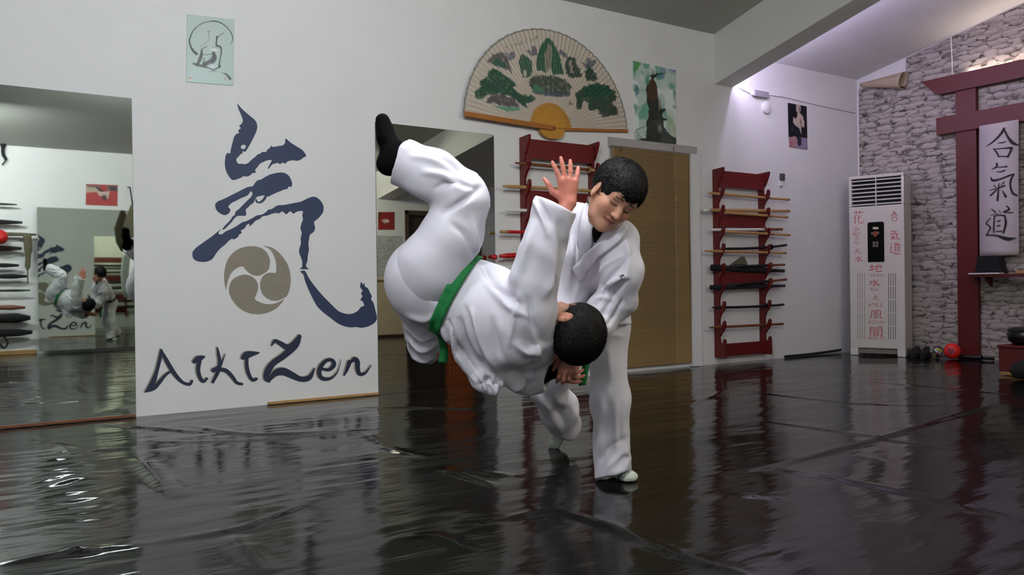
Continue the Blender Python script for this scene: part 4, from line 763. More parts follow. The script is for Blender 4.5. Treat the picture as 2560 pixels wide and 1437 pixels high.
def ball_cols(P, c):
    d = (P-c)/np.linalg.norm(P-c, axis=1)[:, None]; C = np.ones((len(P), 4), np.float32); C[:, :3] = lin('123a5e')
    a = np.arctan2(d[:, 1], d[:, 2])*3+d[:, 0]*3; C[np.sin(a) > .72, :3] = lin('b9b23c'); C[np.sin(a+2) > .85, :3] = lin('a9b0b4'); C[np.sin(a+3.6) > .9, :3] = lin('8c1c2c'); return C
def sphere(c, r, n=32, m=20):
    V = [[c[0]+r*math.sin(PI*i/m)*math.cos(2*PI*j/n), c[1]+r*math.sin(PI*i/m)*math.sin(2*PI*j/n), c[2]+r*math.cos(PI*i/m)] for i in range(m+1) for j in range(n)]
    return np.array(V), np.array([(i*n+j, (i+1)*n+j, (i+1)*n+(j+1) % n, i*n+(j+1) % n) for i in range(m) for j in range(n)])
c = onZ(2341, 894); r = .062; V, Q = sphere((c[0], c[1], r), r); tag(big('ball', V, Q, mat('patterned_vinyl', 'ffffff', .35, attr='Col'), None, True, ball_cols(V, np.array([c[0], c[1], r]))), 'small blue and yellow patterned ball beside the red one', 'ball')
c = onZ(2381, 897); r = .076; th = thing('ball', 'bright red ball with a dark pink disc beside the gate post', 'ball', (c[0], c[1], 0)); cc = np.array([c[0], c[1], r]); dv = (CAM-cc)+np.array([-.6, 1.6, 0]); dv /= np.linalg.norm(dv)
V, Q = sphere(cc, r); tt = (V-cc)@dv; V = V-np.outer(np.maximum(tt-r*.88, 0), dv); big('shell', V, Q, mat('red_vinyl', 'e0241a', .4), th)
MB().lathe([(0, -.001), (r*.46, -.001), (r*.44, .004), (.012, .006), (0, .006)], cc+dv*r*.872, dv, 24).build('valve_disc', mat('pink_vinyl', '8e1030', .4), th, auto=40)
a, b_ = onZ(2398, 898), onZ(2486, 901)
sword((a[0]+.05, a[1]+.1, .02), (b_[0], b_[1], .02), .016, (M_black, M_black, M_black), 'black sheathed sword lying on the floor at the foot of the gate', None, hl=.3, name='sheathed_sword')
a = onZ(2497, 936); b = MB(); th = thing('red_chest', 'dark red chest at the right edge below the shelf', 'chest', (a[0]+.2, a[1]-.35, 0))
hz = J(2497, 862, np.dot(a-CAM, FWD))[2]; b.box((a[0], a[1]-.7, .03), (a[0]+.4, a[1], hz-.02)).build('chest_body', M_redd, th, bevel=.004)
MB().box((a[0]-.012, a[1]-.71, hz-.02), (a[0]+.41, a[1]+.01, hz)).build('lid', M_redd, th, bevel=.004); MB().box((a[0]+.01, a[1]-.69, 0), (a[0]+.39, a[1]-.01, .03)).build('plinth', M_tan, th)
c = onZ(2556, 936); c = np.array([a[0]+.16, onX(2562, 860, a[0]+.16)[1], hz])
th = thing('drum', 'round black drum on top of the red chest', 'drum', tuple(c)); MB().lathe([(.07, 0), (.115, .03), (.125, .075), (.115, .12), (.09, .14), (.0, .145)], c, (0, 0, 1), 28).build('shell', M_black, th, auto=50); MB().lathe([(.117, .112), (.121, .118), (.117, .124), (.1, .128)], c, (0, 0, 1), 28).build('rim', M_blackc, th, auto=50)
c = onZ(2572, 948); b = MB(); b.lathe([(.03, 0), (.1, .01), (.13, .06), (.1, .12), (.03, .15), (0, .15)], (c[0], c[1], 0), (0, 0, 1), 20)
bb = b.build('duffel_bag', M_blackc, None, True); tag(bb, 'black soft bag on the floor in front of the red chest', 'bag')

# ================================================================== OPPOSITE WALL (seen in the mirrors)
zo = lambda x, y, off=.09: (lambda p: p+np.array([0, off, 0]))(opp(x*.41763, 480+y*.41763))
th = thing('weapon_rack', 'red weapon rack on the opposite wall, seen at the edge of the left mirror', 'rack', (-.2, -WO, .3))
for x in (-.75, -.05): MB().prism([(-WO+.002, .3), (-WO+.002, 1.9), (-WO+.05, 1.9), (-WO+.05, .3)], 'x', x, x+.03).build('upright', M_red, th)
for i, (x1, y, rr, mt, lb) in enumerate([(100, 80, .014, M_black, 'topmost thin black sheathed sword on the mirrored rack'), (132, 186, .03, M_blackc, 'black bagged sword with a square end, second on the mirrored rack'), (215, 258, .024, M_olive, 'olive bagged sword with a hanging strap on the mirrored rack'), (128, 340, .035, mat('brown_cloth', '2c2118', .9), 'dark brown bagged sword, fourth on the mirrored rack'), (112, 440, .028, M_blackc, 'short black bagged sword at the middle of the mirrored rack'), (158, 505, .03, M_blackc, 'long black bagged sword just below the short one in the mirror'), (178, 588, .016, mat('dark_green_cloth', '1f2a1c', .8), 'thin dark green sheathed sword on the mirrored rack'), (150, 690, .03, M_brown, 'brown sword bag tilting down, third from the bottom in the mirror'), (180, 752, .05, M_blackc, 'thick black bag second from the bottom of the mirrored rack'), (192, 836, .045, M_blackc, 'thick black bag lowest on the mirrored rack')]):
    p = zo(x1, y); q = p.copy(); q[0] -= 1.25; q[2] += .03 if 'tilting' in lb else 0
    t_ = thing('sword_bag' if rr > .017 else 'sheathed_sword', lb, 'sword bag' if rr > .017 else 'sword', tuple((p+q)/2), 'bagged weapons on the opposite rack')
    MB().tube([p+(q-p)*k for k in np.linspace(0, 1, 10)], [rr*.5]+[rr*(.85+.3*RNG.random()) for _ in range(9)], 10, flat=.7).build('bag' if rr > .017 else 'scabbard', mt, t_, True)
    if i == 2: MB().tube(catmull([p+[-.1, .02, 0], p+[-.09, .03, -.2], p+[-.1, .03, -.4], p+[-.1, .03, -.6]], 5), [.045]*6+[.03]*5+[.008]*5, 8, flat=.4).build('strap', M_olive, t_, True)
    MB().box((p[0]-.62, -WO+.05, p[2]-rr-.02), (p[0]-.6, -WO+.14, p[2]-rr)).build('hook', M_red, th)
p = zo(-5, 275, .2); th = thing('paper_lantern', 'round red lantern by the rack in the left mirror', 'lantern', tuple(p)); MB().lathe([(.0, -.08), (.04, -.075), (.08, -.04), (.09, 0), (.08, .04), (.04, .075), (0, .08)], p, (0, 1, 0), 24).build('shade', M_redstick, th, True)
p = zo(20, 860, .1); MB_ = MB().tube(catmull([p, p+[.04, .02, -.08], p+[0, .02, -.14], p+[-.06, .02, -.06]], 6), .012, 8); tag(MB_.build('strap_loop', M_blackc, None, True), 'black strap loop hanging below the mirrored rack', 'strap')
q = [opp(6, 310), opp(8, 350), opp(7, 385), opp(14, 400), opp(5, 414)]
th = thing('hanging_strap', 'black cord and clip hanging high at the left edge of the left mirror', 'cord', tuple(q[0]+[0, .05, 0])); MB().tube(catmull([x+[0, .04, 0] for x in q], 5), [.03]*8+[.018]*8+[.008]*5, 8, flat=.4).build('webbing', M_blackc, th, True)
p = opp(330, 540); p[1] = -5.9; p[0] = 1.66; th = thing('cloth_bag', 'olive and black cloth bag hanging before the mirror on the opposite wall', 'bag', (p[0], p[1], 1.8)); MB().tube([(p[0], p[1], 1.86), (p[0], p[1], 1.72), (p[0]-.01, p[1], 1.6), (p[0], p[1], 1.42), (p[0], p[1], 1.3)], [.02, .07, .1, .09, .03], 14, flat=.6).build('bag', M_olive, th, True); MB().tube([(p[0], p[1], 1.86), (p[0], p[1]-.2, 2.1), (p[0], -WO+.01, 2.12)], .008, 6).build('cord', M_blackc, th, True)
p = (1.74, -5.95, 0); th = thing('hanging_jacket', 'white jacket hanging below the olive bag before the opposite mirror', 'jacket', (p[0], p[1], 1.3)); MB().tube([(p[0], p[1], 1.32), (p[0], p[1], 1.2), (p[0], p[1], 1.0), (p[0], p[1], .8), (p[0], p[1], .68)], [.03, .11, .13, .12, .1], 16, flat=.4).build('cloth', M_whitep, th, True); MB().tube([(p[0], p[1], 1.32), (p[0], -WO+.05, 1.9)], .005, 6).build('hanger_cord', M_blackc, th)
# red rack with dark sword bags far along the opposite wall (seen through three mirrors)
for x, lb in ((3.5, 'red rack of dark sword bags further along the opposite wall'),):
    th = thing('weapon_rack', lb, 'rack', (x+.4, -WO, .3))
    for xx in (x, x+.8): MB().box((xx, -WO, .3), (xx+.03, -WO+.09, 1.85)).build('upright', M_red, th)
    for z in (1.75, 1.25, .75, .4): MB().box((x, -WO+.01, z), (x+.83, -WO+.03, z+.13)).build('cross_board', M_red, th)
    for k, z in enumerate((1.66, 1.48, 1.2, 1.05, .7, .55)):
        t_ = thing('sword_bag', ['topmost', 'second', 'third', 'fourth', 'fifth', 'lowest'][k]+' dark sword bag on the red rack seen through three mirrors', 'sword bag', (x+.4, -WO+.1, z), 'sword bags seen through three mirrors'); MB().tube([(x-.2, -WO+.11, z), (x+.4, -WO+.11, z-.01), (x+1.05, -WO+.11, z)], .03, 10, flat=.7).build('bag', M_blackc, t_, True)

th = thing('low_cabinet', 'beige low cabinet on the far wall under the sheet of printed lines', 'cabinet', (5.3, -WO, 0)); MB().box((4.95, -WO, .03), (5.61, -WO+.12, .87)).build('cabinet_body', mat('beige_board', 'b3a183', .6), th, bevel=.004); MB().box((4.94, -WO, .87), (5.62, -WO+.14, .89)).build('cabinet_top', M_tan, th); MB().box((4.97, -WO, 0), (5.59, -WO+.1, .03)).build('plinth', M_brown, th)
# ================================================================== LAMPS OF THE ROOM AND AN ADDED FILL TUBE
def lamp(x, y, ln, label, e, col='f4f8ff'):
    z = HA+(-SL*RG)-.2*(-y+RG)-.3; M_tube = mat('tube_light_%d' % round(e), 'ffffff', .5, emit=col, estr=e)
    th = thing('ceiling_lamp', label, 'lamp', (x, y, z), 'ceiling lamps of the hall')
    MB().box((x-ln/2, y-.08, z), (x+ln/2, y+.08, z+.03)).build('housing', M_whitep, th, bevel=.004)
    for s_ in (-1, 1):
        MB().box((x+s_*ln/2-.012, y-.02, z-.06), (x+s_*ln/2+.012, y+.02, z)).build('lamp_holder', M_whitep, th)
        MB().tube([(x+s_*.4*ln, y, z+.03), (x+s_*.4*ln, y, z+.34)], .004, 6).build('cable', M_grey, th)
    MB().tube([(x-ln/2+.012, y, z-.04), (x+ln/2-.012, y, z-.04)], .018, 12).build('tube', M_tube, th, True)
LAMPS = [(1.5, -3.4, 1.6, 'bare fluorescent tube over the mat in front of the painted panel', 128), (3.9, -5.0, 1.2, 'added fluorescent fill tube behind the camera on the side of the racks', 120, 'fff7e6'), (-.45, -4.6, 1.2, 'bare fluorescent tube behind the camera at the near end of the hall', 235)]  # the rack-side tube is an added fill light, not a known fixture
for l_ in LAMPS: lamp(*l_)
wd = SC.world or bpy.data.worlds.new('World'); SC.world = wd; wd.use_nodes = True; wd.node_tree.nodes['Background'].inputs[0].default_value = (.05, .05, .055, 1); wd.node_tree.nodes['Background'].inputs[1].default_value = .3
# ================================================================== BODIES: distance fields meshed into continuous surfaces
from mathutils.bvhtree import BVHTree
class Vol:
    def __init__(s, lo, hi, h):
        s.lo = np.asarray(lo, float); s.h = h; s.n = np.ceil((np.asarray(hi)-s.lo)/h).astype(int)+1; s.v = np.full(s.n, .08, np.float32)
    def block(s, lo, hi):
        a = np.maximum(np.floor((lo-s.lo)/s.h).astype(int), 0); b = np.minimum(np.ceil((hi-s.lo)/s.h).astype(int)+1, s.n)
        if (b <= a).any(): return None
        g = [(s.lo[i]+np.arange(a[i], b[i])*s.h).astype(np.float32) for i in range(3)]
        return tuple(slice(a[i], b[i]) for i in range(3)), g[0][:, None, None], g[1][None, :, None], g[2][None, None, :]
    @staticmethod
    def _cap(X, Y, Z, a, b, ra, rb, nrm=None, fl=1):
        d = b-a; l2 = max(float(d@d), 1e-12); x, y, z = X-a[0], Y-a[1], Z-a[2]
        t = np.clip((x*d[0]+y*d[1]+z*d[2])/l2, 0, 1); x = x-t*d[0]; y = y-t*d[1]; z = z-t*d[2]; q = x*x+y*y+z*z
        if nrm is not None:
            w = x*nrm[0]+y*nrm[1]+z*nrm[2]; q = q+w*w*(1/fl**2-1)
        return np.sqrt(np.maximum(q, 0))-(ra+(rb-ra)*t)
    def _mix(s, sl, d, k, sub=False):
        v = s.v[sl]
        if sub:
            d = -d
            h = np.maximum(k-np.abs(v-d), 0)/k if k else 0; s.v[sl] = np.maximum(v, d)+h*h*k/4
        else:
            h = np.maximum(k-np.abs(v-d), 0)/k if k else 0; s.v[sl] = np.minimum(v, d)-h*h*k/4
    def cap(s, a, b, ra, rb=None, k=.01, nrm=None, fl=1, sub=False):
        a, b = np.asarray(a, float), np.asarray(b, float); rb = ra if rb is None else rb; m = max(ra, rb)*max(1, fl)+k+s.h*4
        if nrm is not None: nrm = np.asarray(nrm, float); nrm = nrm/np.linalg.norm(nrm)
        B = s.block(np.minimum(a, b)-m, np.maximum(a, b)+m)
        if B: s._mix(B[0], s._cap(B[1], B[2], B[3], a, b, ra, rb, nrm, fl), k, sub)
    def chain(s, pts, rad, k=.01, nrm=None, fl=1, sub=False):
        for i in range(len(pts)-1): s.cap(pts[i], pts[i+1], rad[i], rad[i+1], k, nrm, fl, sub)
    def ell(s, c, ax, r, k=.01, sub=False):
        c = np.asarray(c, float); m = max(r)+k+s.h*4; B = s.block(c-m, c+m)
        if not B: return
        x, y, z = B[1]-c[0], B[2]-c[1], B[3]-c[2]; k0 = 0; k1 = 0
        for i in range(3):
            u = x*ax[i][0]+y*ax[i][1]+z*ax[i][2]; k0 = k0+(u/r[i])**2; k1 = k1+(u/r[i]**2)**2
        k0 = np.sqrt(k0); s._mix(B[0], k0*(k0-1)/np.sqrt(np.maximum(k1, 1e-9)), k, sub)
    def cut(s, c, n, R):
        """trim with a plane (drop the side n points to) within R of c"""
        c = np.asarray(c, float); n = np.asarray(n, float); n = n/np.linalg.norm(n); B = s.block(c-R, c+R)
        if B:
            x, y, z = B[1]-c[0], B[2]-c[1], B[3]-c[2]; d = x*n[0]+y*n[1]+z*n[2]; m = (x*x+y*y+z*z) < R*R
            s.v[B[0]] = np.where(m, np.maximum(s.v[B[0]], d), s.v[B[0]])
    def mesh(s):
        v = s.v; v[0], v[-1], v[:, 0], v[:, -1], v[:, :, 0], v[:, :, -1] = (.05,)*6
        ins = v < 0; nx, ny, nz = v.shape
        c = np.zeros((nx-1, ny-1, nz-1), np.uint8)
        for i in (0, 1):
            for j in (0, 1):
                for k in (0, 1): c += ins[i:nx-1+i, j:ny-1+j, k:nz-1+k]
        I = np.argwhere((c > 0) & (c < 8)); del c
        ids = np.full((nx-1, ny-1, nz-1), -1, np.int32); ids[I[:, 0], I[:, 1], I[:, 2]] = np.arange(len(I))
        acc = np.zeros((len(I), 3)); cnt = np.zeros(len(I)); off = [(i, j, k) for i in (0, 1) for j in (0, 1) for k in (0, 1)]
        val = {o: v[I[:, 0]+o[0], I[:, 1]+o[1], I[:, 2]+o[2]] for o in off}
        for o in off:
            for ax in range(3):
                if o[ax]: continue
                p = list(o); p[ax] = 1; a, b = val[o], val[tuple(p)]; m = (a < 0) != (b < 0); t = np.where(m, a/np.where(m, a-b, 1), 0)
                q = np.tile(np.array(o, float), (len(I), 1)); q[:, ax] += t; acc += q*m[:, None]; cnt += m
        V = s.lo+(I+acc/cnt[:, None])*s.h; Q = []
        for ax in range(3):
            sa = [slice(None)]*3; sb = [slice(None)]*3; sa[ax] = slice(0, -1); sb[ax] = slice(1, None); A, Bn = ins[tuple(sa)], ins[tuple(sb)]
            E = np.argwhere(A != Bn); fl = A[E[:, 0], E[:, 1], E[:, 2]]; u, w = [(1, 2), (2, 0), (0, 1)][ax]
            ok = (E[:, u] > 0) & (E[:, w] > 0); E = E[ok]; fl = fl[ok]
            def g(du, dw): e = E.copy(); e[:, u] += du; e[:, w] += dw; return ids[e[:, 0], e[:, 1], e[:, 2]]
            q = np.stack([g(-1, -1), g(0, -1), g(0, 0), g(-1, 0)], 1); q[~fl] = q[~fl][:, ::-1]; Q.append(q)
        Q = np.vstack(Q); Q = Q[(Q >= 0).all(1)]
        return V, Q
def normals(V, Q):
    a, b, c, d = V[Q[:, 0]], V[Q[:, 1]], V[Q[:, 2]], V[Q[:, 3]]; n = np.cross(c-a, d-b); N = np.zeros_like(V)
    for i in range(4): np.add.at(N, Q[:, i], n)
    return N/(np.linalg.norm(N, axis=1)[:, None]+1e-12)
def relax(V, Q, it=2, f=.5):
    e = np.vstack([Q[:, [0, 1]], Q[:, [1, 2]], Q[:, [2, 3]], Q[:, [3, 0]]]); n = np.bincount(e[:, 0], minlength=len(V))+np.bincount(e[:, 1], minlength=len(V)); n = np.maximum(n, 1)
    for _ in range(it):
        S = np.stack([np.bincount(e[:, 0], V[e[:, 1], i], len(V))+np.bincount(e[:, 1], V[e[:, 0], i], len(V)) for i in range(3)], 1); V = V+(S/n[:, None]-V)*f
    return V
def biggest(V, Q):
    """keep only the largest connected surface"""
    lab = np.arange(len(V))
    while True:
        m = lab[Q].min(1); new = lab.copy()
        for i in range(4): np.minimum.at(new, Q[:, i], m)
        new = new[new]
        if (new == lab).all(): break
        lab = new
    b = np.bincount(lab, minlength=len(V)).argmax(); keep = lab == b; idx = np.cumsum(keep)-1
    return V[keep], idx[Q[keep[Q[:, 0]]]]
def frame_of(a, b):
    t = b-a; l = np.linalg.norm(t); t = t/l; h = np.array([0, 0, 1.]) if abs(t[2]) < .9 else np.array([1., 0, 0]); u = np.cross(h, t); u /= np.linalg.norm(u); return t, u, np.cross(t, u), l
def limb_folds(V, N, limbs, seed=0):
    """soft cloth folds along limbs: (a, b, reach, amplitude, folds along, folds around, slant)"""
    D = np.zeros(len(V))
    for i, (a, b, R, amp, fa, fr, sl) in enumerate(limbs):
        t, u, w, l = frame_of(a, b); d = V-a; s = d@t; x = d@u; y = d@w; r = np.hypot(x, y); th = np.arctan2(y, x)
        out = np.maximum(np.maximum(-s, s-l), 0); wgt = np.exp(-((np.maximum(r-R*.55, 0)**2+out**2)/(R*.75)**2))
        q = s/max(l, .1); m = max(2, round(fr)); w1 = vnoise(np.stack([x*5+i*3.1+seed, y*5, s*5], 1))*3.2
        f1 = (.5+.5*np.sin(m*th+q*sl*5+w1*1.3+i*1.9+seed))**2.2; f2 = (.5+.5*np.sin(fa*2.1*q+2.2*np.cos(th+i+seed)*sl+w1*1.2+seed*.7))**2.6
        mod = vnoise(np.stack([x*7+seed, y*7+i, s*7+9], 1))
        D += wgt*amp*((f1-.35)*(.3+mod)*.8+(f2-.3)*(1.2-mod)*.9)
    return V+N*D[:, None]
def crease(V, N, px, w, dep, cam=True):
    """a fold drawn where the photo shows it: dep<0 valley, >0 ridge; only on faces turned to that side"""
    rel = V-CAM; dz = rel@FWD; sx = 1280+FPX*(rel@RIGHT)/dz; sy = 718.5-FPX*(rel@UP)/dz; face = np.clip(-(N*rel).sum(1)/np.linalg.norm(rel, axis=1)*3, 0, 1)
    D = np.zeros(len(V)); px = catmull(px, 5); L_ = np.concatenate([[0], np.cumsum(np.hypot(*np.diff(px, axis=0).T))]); tot = L_[-1]
    for i_, ((x0, y0), (x1, y1)) in enumerate(zip(px[:-1], px[1:])):
        dx, dy = x1-x0, y1-y0; l2 = dx*dx+dy*dy; t = np.clip(((sx-x0)*dx+(sy-y0)*dy)/l2, 0, 1); q = ((sx-x0-t*dx)**2+(sy-y0-t*dy)**2)
        u_ = (L_[i_]+t*(L_[i_+1]-L_[i_]))/tot; D = np.maximum(D, np.exp(-q/(w*.85)**2)*np.sin(PI*np.clip(.06+u_*.88, 0, 1))**.7)
    return V+N*(D*face*dep*1.45)[:, None]
IMG = lambda v: RIGHT*v[0]+UP*v[1]-FWD*v[2]                          # (right, up, towards the viewer) -> world
def unit(v): v = np.asarray(v, float); return v/np.linalg.norm(v)
def axes(F, U): F = unit(F); U = unit(U-F*(U@F)); L = np.cross(U, F); return L, F, U       # left, face, crown
# ---- head
def head_field(vol, c, A, s=1.0, mouth=.0):
    L, F, U = A; P = lambda x, y, z: c+(L*x+F*y+U*z)*s; ax = (L, F, U)
    E = lambda p, r, k, sub=False: vol.ell(P(*p), ax, tuple(q*s for q in r), k, sub)
    E((0, -.014, .03), (.072, .09, .078), .01); E((0, .02, -.03), (.056, .06, .075), .03)
    vol.chain([P(-.05, -.005, -.05), P(-.034, .035, -.085), P(0, .058, -.094), P(.034, .035, -.085), P(.05, -.005, -.05)], [.016*s, .017*s, .02*s, .017*s, .016*s], .03)
    for x in (-1, 1): E((x*.036, .05, -.03), (.026, .026, .026), .03)
    vol.cap(P(-.034, .066, .02), P(.034, .066, .02), .015*s, None, .02)
    E((0, .05, .045), (.055, .035, .035), .03)
    for x in (-1, 1): E((x*.031, .094, -.002), (.017, .016, .012), .014, True)
    for x in (-1, 1): E((x*.031, .0655, -.003), (.0155, .0135, .0125), .004)
    vol.chain([P(0, .078, .008), P(0, .09, -.018), P(0, .1, -.034)], [.007*s, .008*s, .0105*s], .012)
    for x in (-1, 1): E((x*.011, .09, -.037), (.008, .009, .0075), .006)
    for x in (-1, 1): E((x*.006, .094, -.0455), (.0035, .006, .004), .003, True)
    vol.chain([P(-.025, .066, -.0615), P(-.009, .0795, -.0585), P(0, .081, -.06), P(.009, .0795, -.0585), P(.025, .066, -.0615)], [.004*s, .0058*s, .0052*s, .0058*s, .004*s], .007)
    vol.chain([P(-.022, .066, -.066), P(0, .078, -.0705), P(.022, .066, -.066)], [.004*s, .0072*s, .004*s], .008)
    vol.chain([P(-.028, .068, -.0615), P(-.012, .0835, -.0645), P(0, .086, -.065), P(.012, .0835, -.0645), P(.028, .068, -.0615)], [.0016*s]*5, .003, sub=True)
    for x in (-1, 1):
        ex = (unit(L*x*.95-F*.22), unit(F*.9+L*x*.18-U*.12), U)
        vol.ell(P(x*.076, -.006, -.012), ex, (.0085*s, .019*s, .032*s), .008); vol.ell(P(x*.087, .0, -.01), ex, (.008*s, .011*s, .02*s), .006, True); vol.ell(P(x*.077, .002, -.034), ex, (.006*s, .009*s, .01*s), .006)
def head_cols(V, c, A, C, s=1.0, brow='1c120c', lip='9c4e48'):
    L, F, U = A; d = (V-c)/s; x, y, z = d@L, d@F, d@U; near = (np.linalg.norm(d, axis=1) < .15) & (y > .03)
    def put(m, col, a=1.): C[:, :3] = C[:, :3]*(1-(m*a)[:, None])+np.array(lin(col))*(m*a)[:, None]
    ax = np.abs(x)
    put(near*np.exp(-((ax-.04)/.022)**2-((z+.03)/.022)**2), 'c97a66', .35); put(near*np.exp(-(x/.016)**2-((z+.034)/.014)**2), 'c07860', .25)
    zl = -.0615-.0+.0*ax; put(near*np.clip(1-np.abs((z+.0645)/(.0125*np.sqrt(np.clip(1-(ax/.027)**2, 0, 1))+1e-4)), 0, 1)**.4*(ax < .027)*(y > .055), lip, .85)
    put(near*(np.exp(-((z+.0648)/.0018)**2)*(ax < .029)*(y > .06)), '4a1c1c', .9)
    zb = .0235-((ax-.028)/.022)**2*.005; put(near*np.clip(1-np.abs(z-zb)/.005, 0, 1)**.5*np.clip((ax-.01)/.005, 0, 1)*np.clip((.05-ax)/.008, 0, 1), brow, .85)
    ze = -.0085+((ax-.031)/.016)**2*.004; put(near*np.exp(-((z-ze)/.003)**2)*(np.abs(ax-.031) < .0165), '120a08', .95)
    put(near*np.exp(-((z-.0085)/.0018)**2)*(np.abs(ax-.031) < .015), '7a4636', .5)
def hair_mesh(parent, c, A, s, m, fringe=.03, n=2600, seed=1, sweep=.35, nape=-.06, cutz=.075, side=1.0):
    """short hair: a cap that follows the skull and many tapered locks combed over it"""
    L, F, U = A; r = np.random.default_rng(seed); vol = Vol(c-.17*s, c+.17*s, .0035*s); P = lambda x, y, z: c+(L*x+F*y+U*z)*s
    vol.ell(P(0, -.018, .036), (L, F, U), (.083*s, .1*s, .087*s), .01)
    vol.ell(P(0, .1, -.05), (L, F, U), (.07*s, .075*s, cutz*s), .01, True)
    for x in (-1, 1): vol.ell(P(x*.09, -.002, -.016), (L, F, U), (.035*s, .022*s, .034*s), .006, True)
    for x in (-1, 1): vol.ell(P(x*.09, .035, -.035), (L, F, U), (.04*side*s, .045*s, .05*side*s), .008, True)
    vol.cut(P(0, -.05, nape), -U+F*.35, .2*s)
    V, Q = vol.mesh(); V, Q = biggest(V, Q); N = normals(V, Q); V = relax(V, Q, 2); V = V+N*((vnoise(np.stack([(V-c)@L*260, (V-c)@F*40, (V-c)@U*40], 1)/s)-.5)*.004*s)[:, None]
    Vs = [V]; Qs = [Q]; T = []; nv = len(V); E = np.array([.083, .1, .087]); C0 = np.array([0, -.018, .036]); crown = unit([.15, -.45, .85])
    for i in range(n):
        d = unit(r.normal(size=3)+np.array([0, .1, .35])); x, y, z = C0+E*d
        if y > .05 and z < fringe+.02: continue
        if z < nape+.02: continue
        if abs(x) > .045 and y > -.028 and z < .022: continue
        ln = r.uniform(.04, .09); seg = 6; p = d.copy(); pts = []
        down = d-crown*(d@crown); down = unit(down+r.normal(size=3)*.28+np.array([sweep*.3, max(0, d[1])*.9, -.1])); lift = r.uniform(.0, .16)
        for k in range(seg):
            q = C0+E*p*(1+.02+lift*(k/seg)**1.5*.6); pts.append(q); p = unit(p+down*ln/seg/.09*1.0)
            lim = fringe+.006*math.sin(i*1.7)
            if (p[1] > .5 and (C0+E*p)[2] < lim): break
        if len(pts) < 3: continue
        w0 = r.uniform(.0008, .002); side = None; rows = []
        for k, q in enumerate(pts):
            t = unit(pts[min(k+1, len(pts)-1)]-pts[max(k-1, 0)]); nn = unit((q-C0)/E**2); sd = unit(np.cross(t, nn)); w = w0*(1-(k/(len(pts)-1))**1.5)+.0003
            rows += [q-sd*w, q+nn*w*.5, q+sd*w]
        R3 = np.array(rows); Vs.append(c+(R3@np.array([L, F, U]))*s)
        for k in range(len(pts)-1): T += [(nv+3*k, nv+3*k+3, nv+3*k+4, nv+3*k+1), (nv+3*k+1, nv+3*k+4, nv+3*k+5, nv+3*k+2)]
        nv += len(rows)
    return big('hair', np.vstack(Vs), np.vstack([Q, np.array(T)]), m, parent, True)
# ---- hands and feet
def hand_field(vol, w, d, n, th_side, curl, spread=.12, s=1.0, thumb=(.7, .5), bend=None):
    """w wrist, d direction of the fingers, n palm normal (towards which they curl), th_side +-1 side of the thumb"""
    d = unit(d); n = unit(n-d*(n@d)); e = np.cross(n, d)*th_side            # e points to the thumb side
    kn = []
    for i in range(4):
        q = (1.5-i)/1.5; k = w+(d*(.078-.006*abs(q-.3))+e*q*.028-n*.004*abs(q))*s; kn.append(k)
        vol.cap(w+e*q*.014*s, k, .0135*s, .0105*s, .012)
    vol.cap(w+d*.03*s+e*.012*s+n*.006*s, w+d*.05*s-e*.015*s+n*.005*s, .014*s, .012*s, .012)
    for i, (k, ln) in enumerate(zip(kn, (.066, .074, .069, .054))):
        q = (1.5-i)/1.5; a = curl[i] if not np.isscalar(curl) else curl; dd = unit(d+e*q*spread); p = k; ang = 0
        for sg, (fr, ra, rb, g) in enumerate(((.44, .0092, .0082, .9), (.31, .0082, .0074, 1.15), (.25, .0074, .006, .8))):
            ang += a*g; v = dd*math.cos(ang)+n*math.sin(ang); q2 = p+v*ln*fr*s; vol.cap(p, q2, ra*s, rb*s, .0035); p = q2
    b = w+(d*.022+e*.02+n*.006)*s; t1 = unit(d*.55+e*thumb[0]+n*thumb[1]); t2 = unit(d*.85+e*thumb[0]*.45+n*thumb[1]*.9); p1 = b+t1*.034*s; p2 = p1+t2*.03*s; p3 = p2+unit(t2+n*.3)*.022*s
    vol.cap(w+(d*.012+e*.008)*s, p1, .014*s, .0105*s, .01); vol.cap(p1, p2, .0102*s, .009*s, .004); vol.cap(p2, p3, .009*s, .0068*s, .003)
def foot_field(vol, heel, toe, up, s=1.0, grow=0, k=.012):
    d = unit(toe-heel); l = np.linalg.norm(toe-heel); up = unit(up-d*(up@d)); e = np.cross(d, up)
    vol.cap(heel+d*.03*s+up*.028*s, heel+d*l*.45+up*.034*s, .028*s+grow, .026*s+grow, k)
    vol.cap(heel+d*l*.4+up*.03*s, heel+d*l*.78+up*.018*s, .026*s+grow, .018*s+grow, k)
    for q in (-1, 0, 1): vol.cap(heel+d*l*.6+e*q*.018*s+up*.016*s, heel+d*(l-.014*s-abs(q)*.008)+e*q*.02*s+up*.012*s, .017*s+grow, .0125*s+grow, k)
def raycast(bv, px, py, lift=.003):
    o = Vector(CAM); d = Vector(unit(ray(px, py))); h = bv.ray_cast(o, d)
    if h[0] is None: return None
    return np.array(h[0])+np.array(h[1])*lift
def strip_px(bv, left, right, n=14, m=4, lift=.004):
    """a band lying on a surface between two edges given in the photograph"""
    Lc = catmull(left, n); Rc = catmull(right, n); k = min(len(Lc), len(Rc)); Lc = Lc[np.linspace(0, len(Lc)-1, k*1).astype(int)]; Rc = Rc[np.linspace(0, len(Rc)-1, k).astype(int)]; V = []; last = None
    for i in range(k):
        for j in range(m+1):
            q = Lc[i]+(Rc[i]-Lc[i])*j/m; p = raycast(bv, q[0], q[1], lift)
            if p is None: p = last if last is not None else J(q[0], q[1], 2.9)
            V.append(p); last = p
    return np.array(V), np.array([(i*(m+1)+j, (i+1)*(m+1)+j, (i+1)*(m+1)+j+1, i*(m+1)+j+1) for i in range(k-1) for j in range(m)])
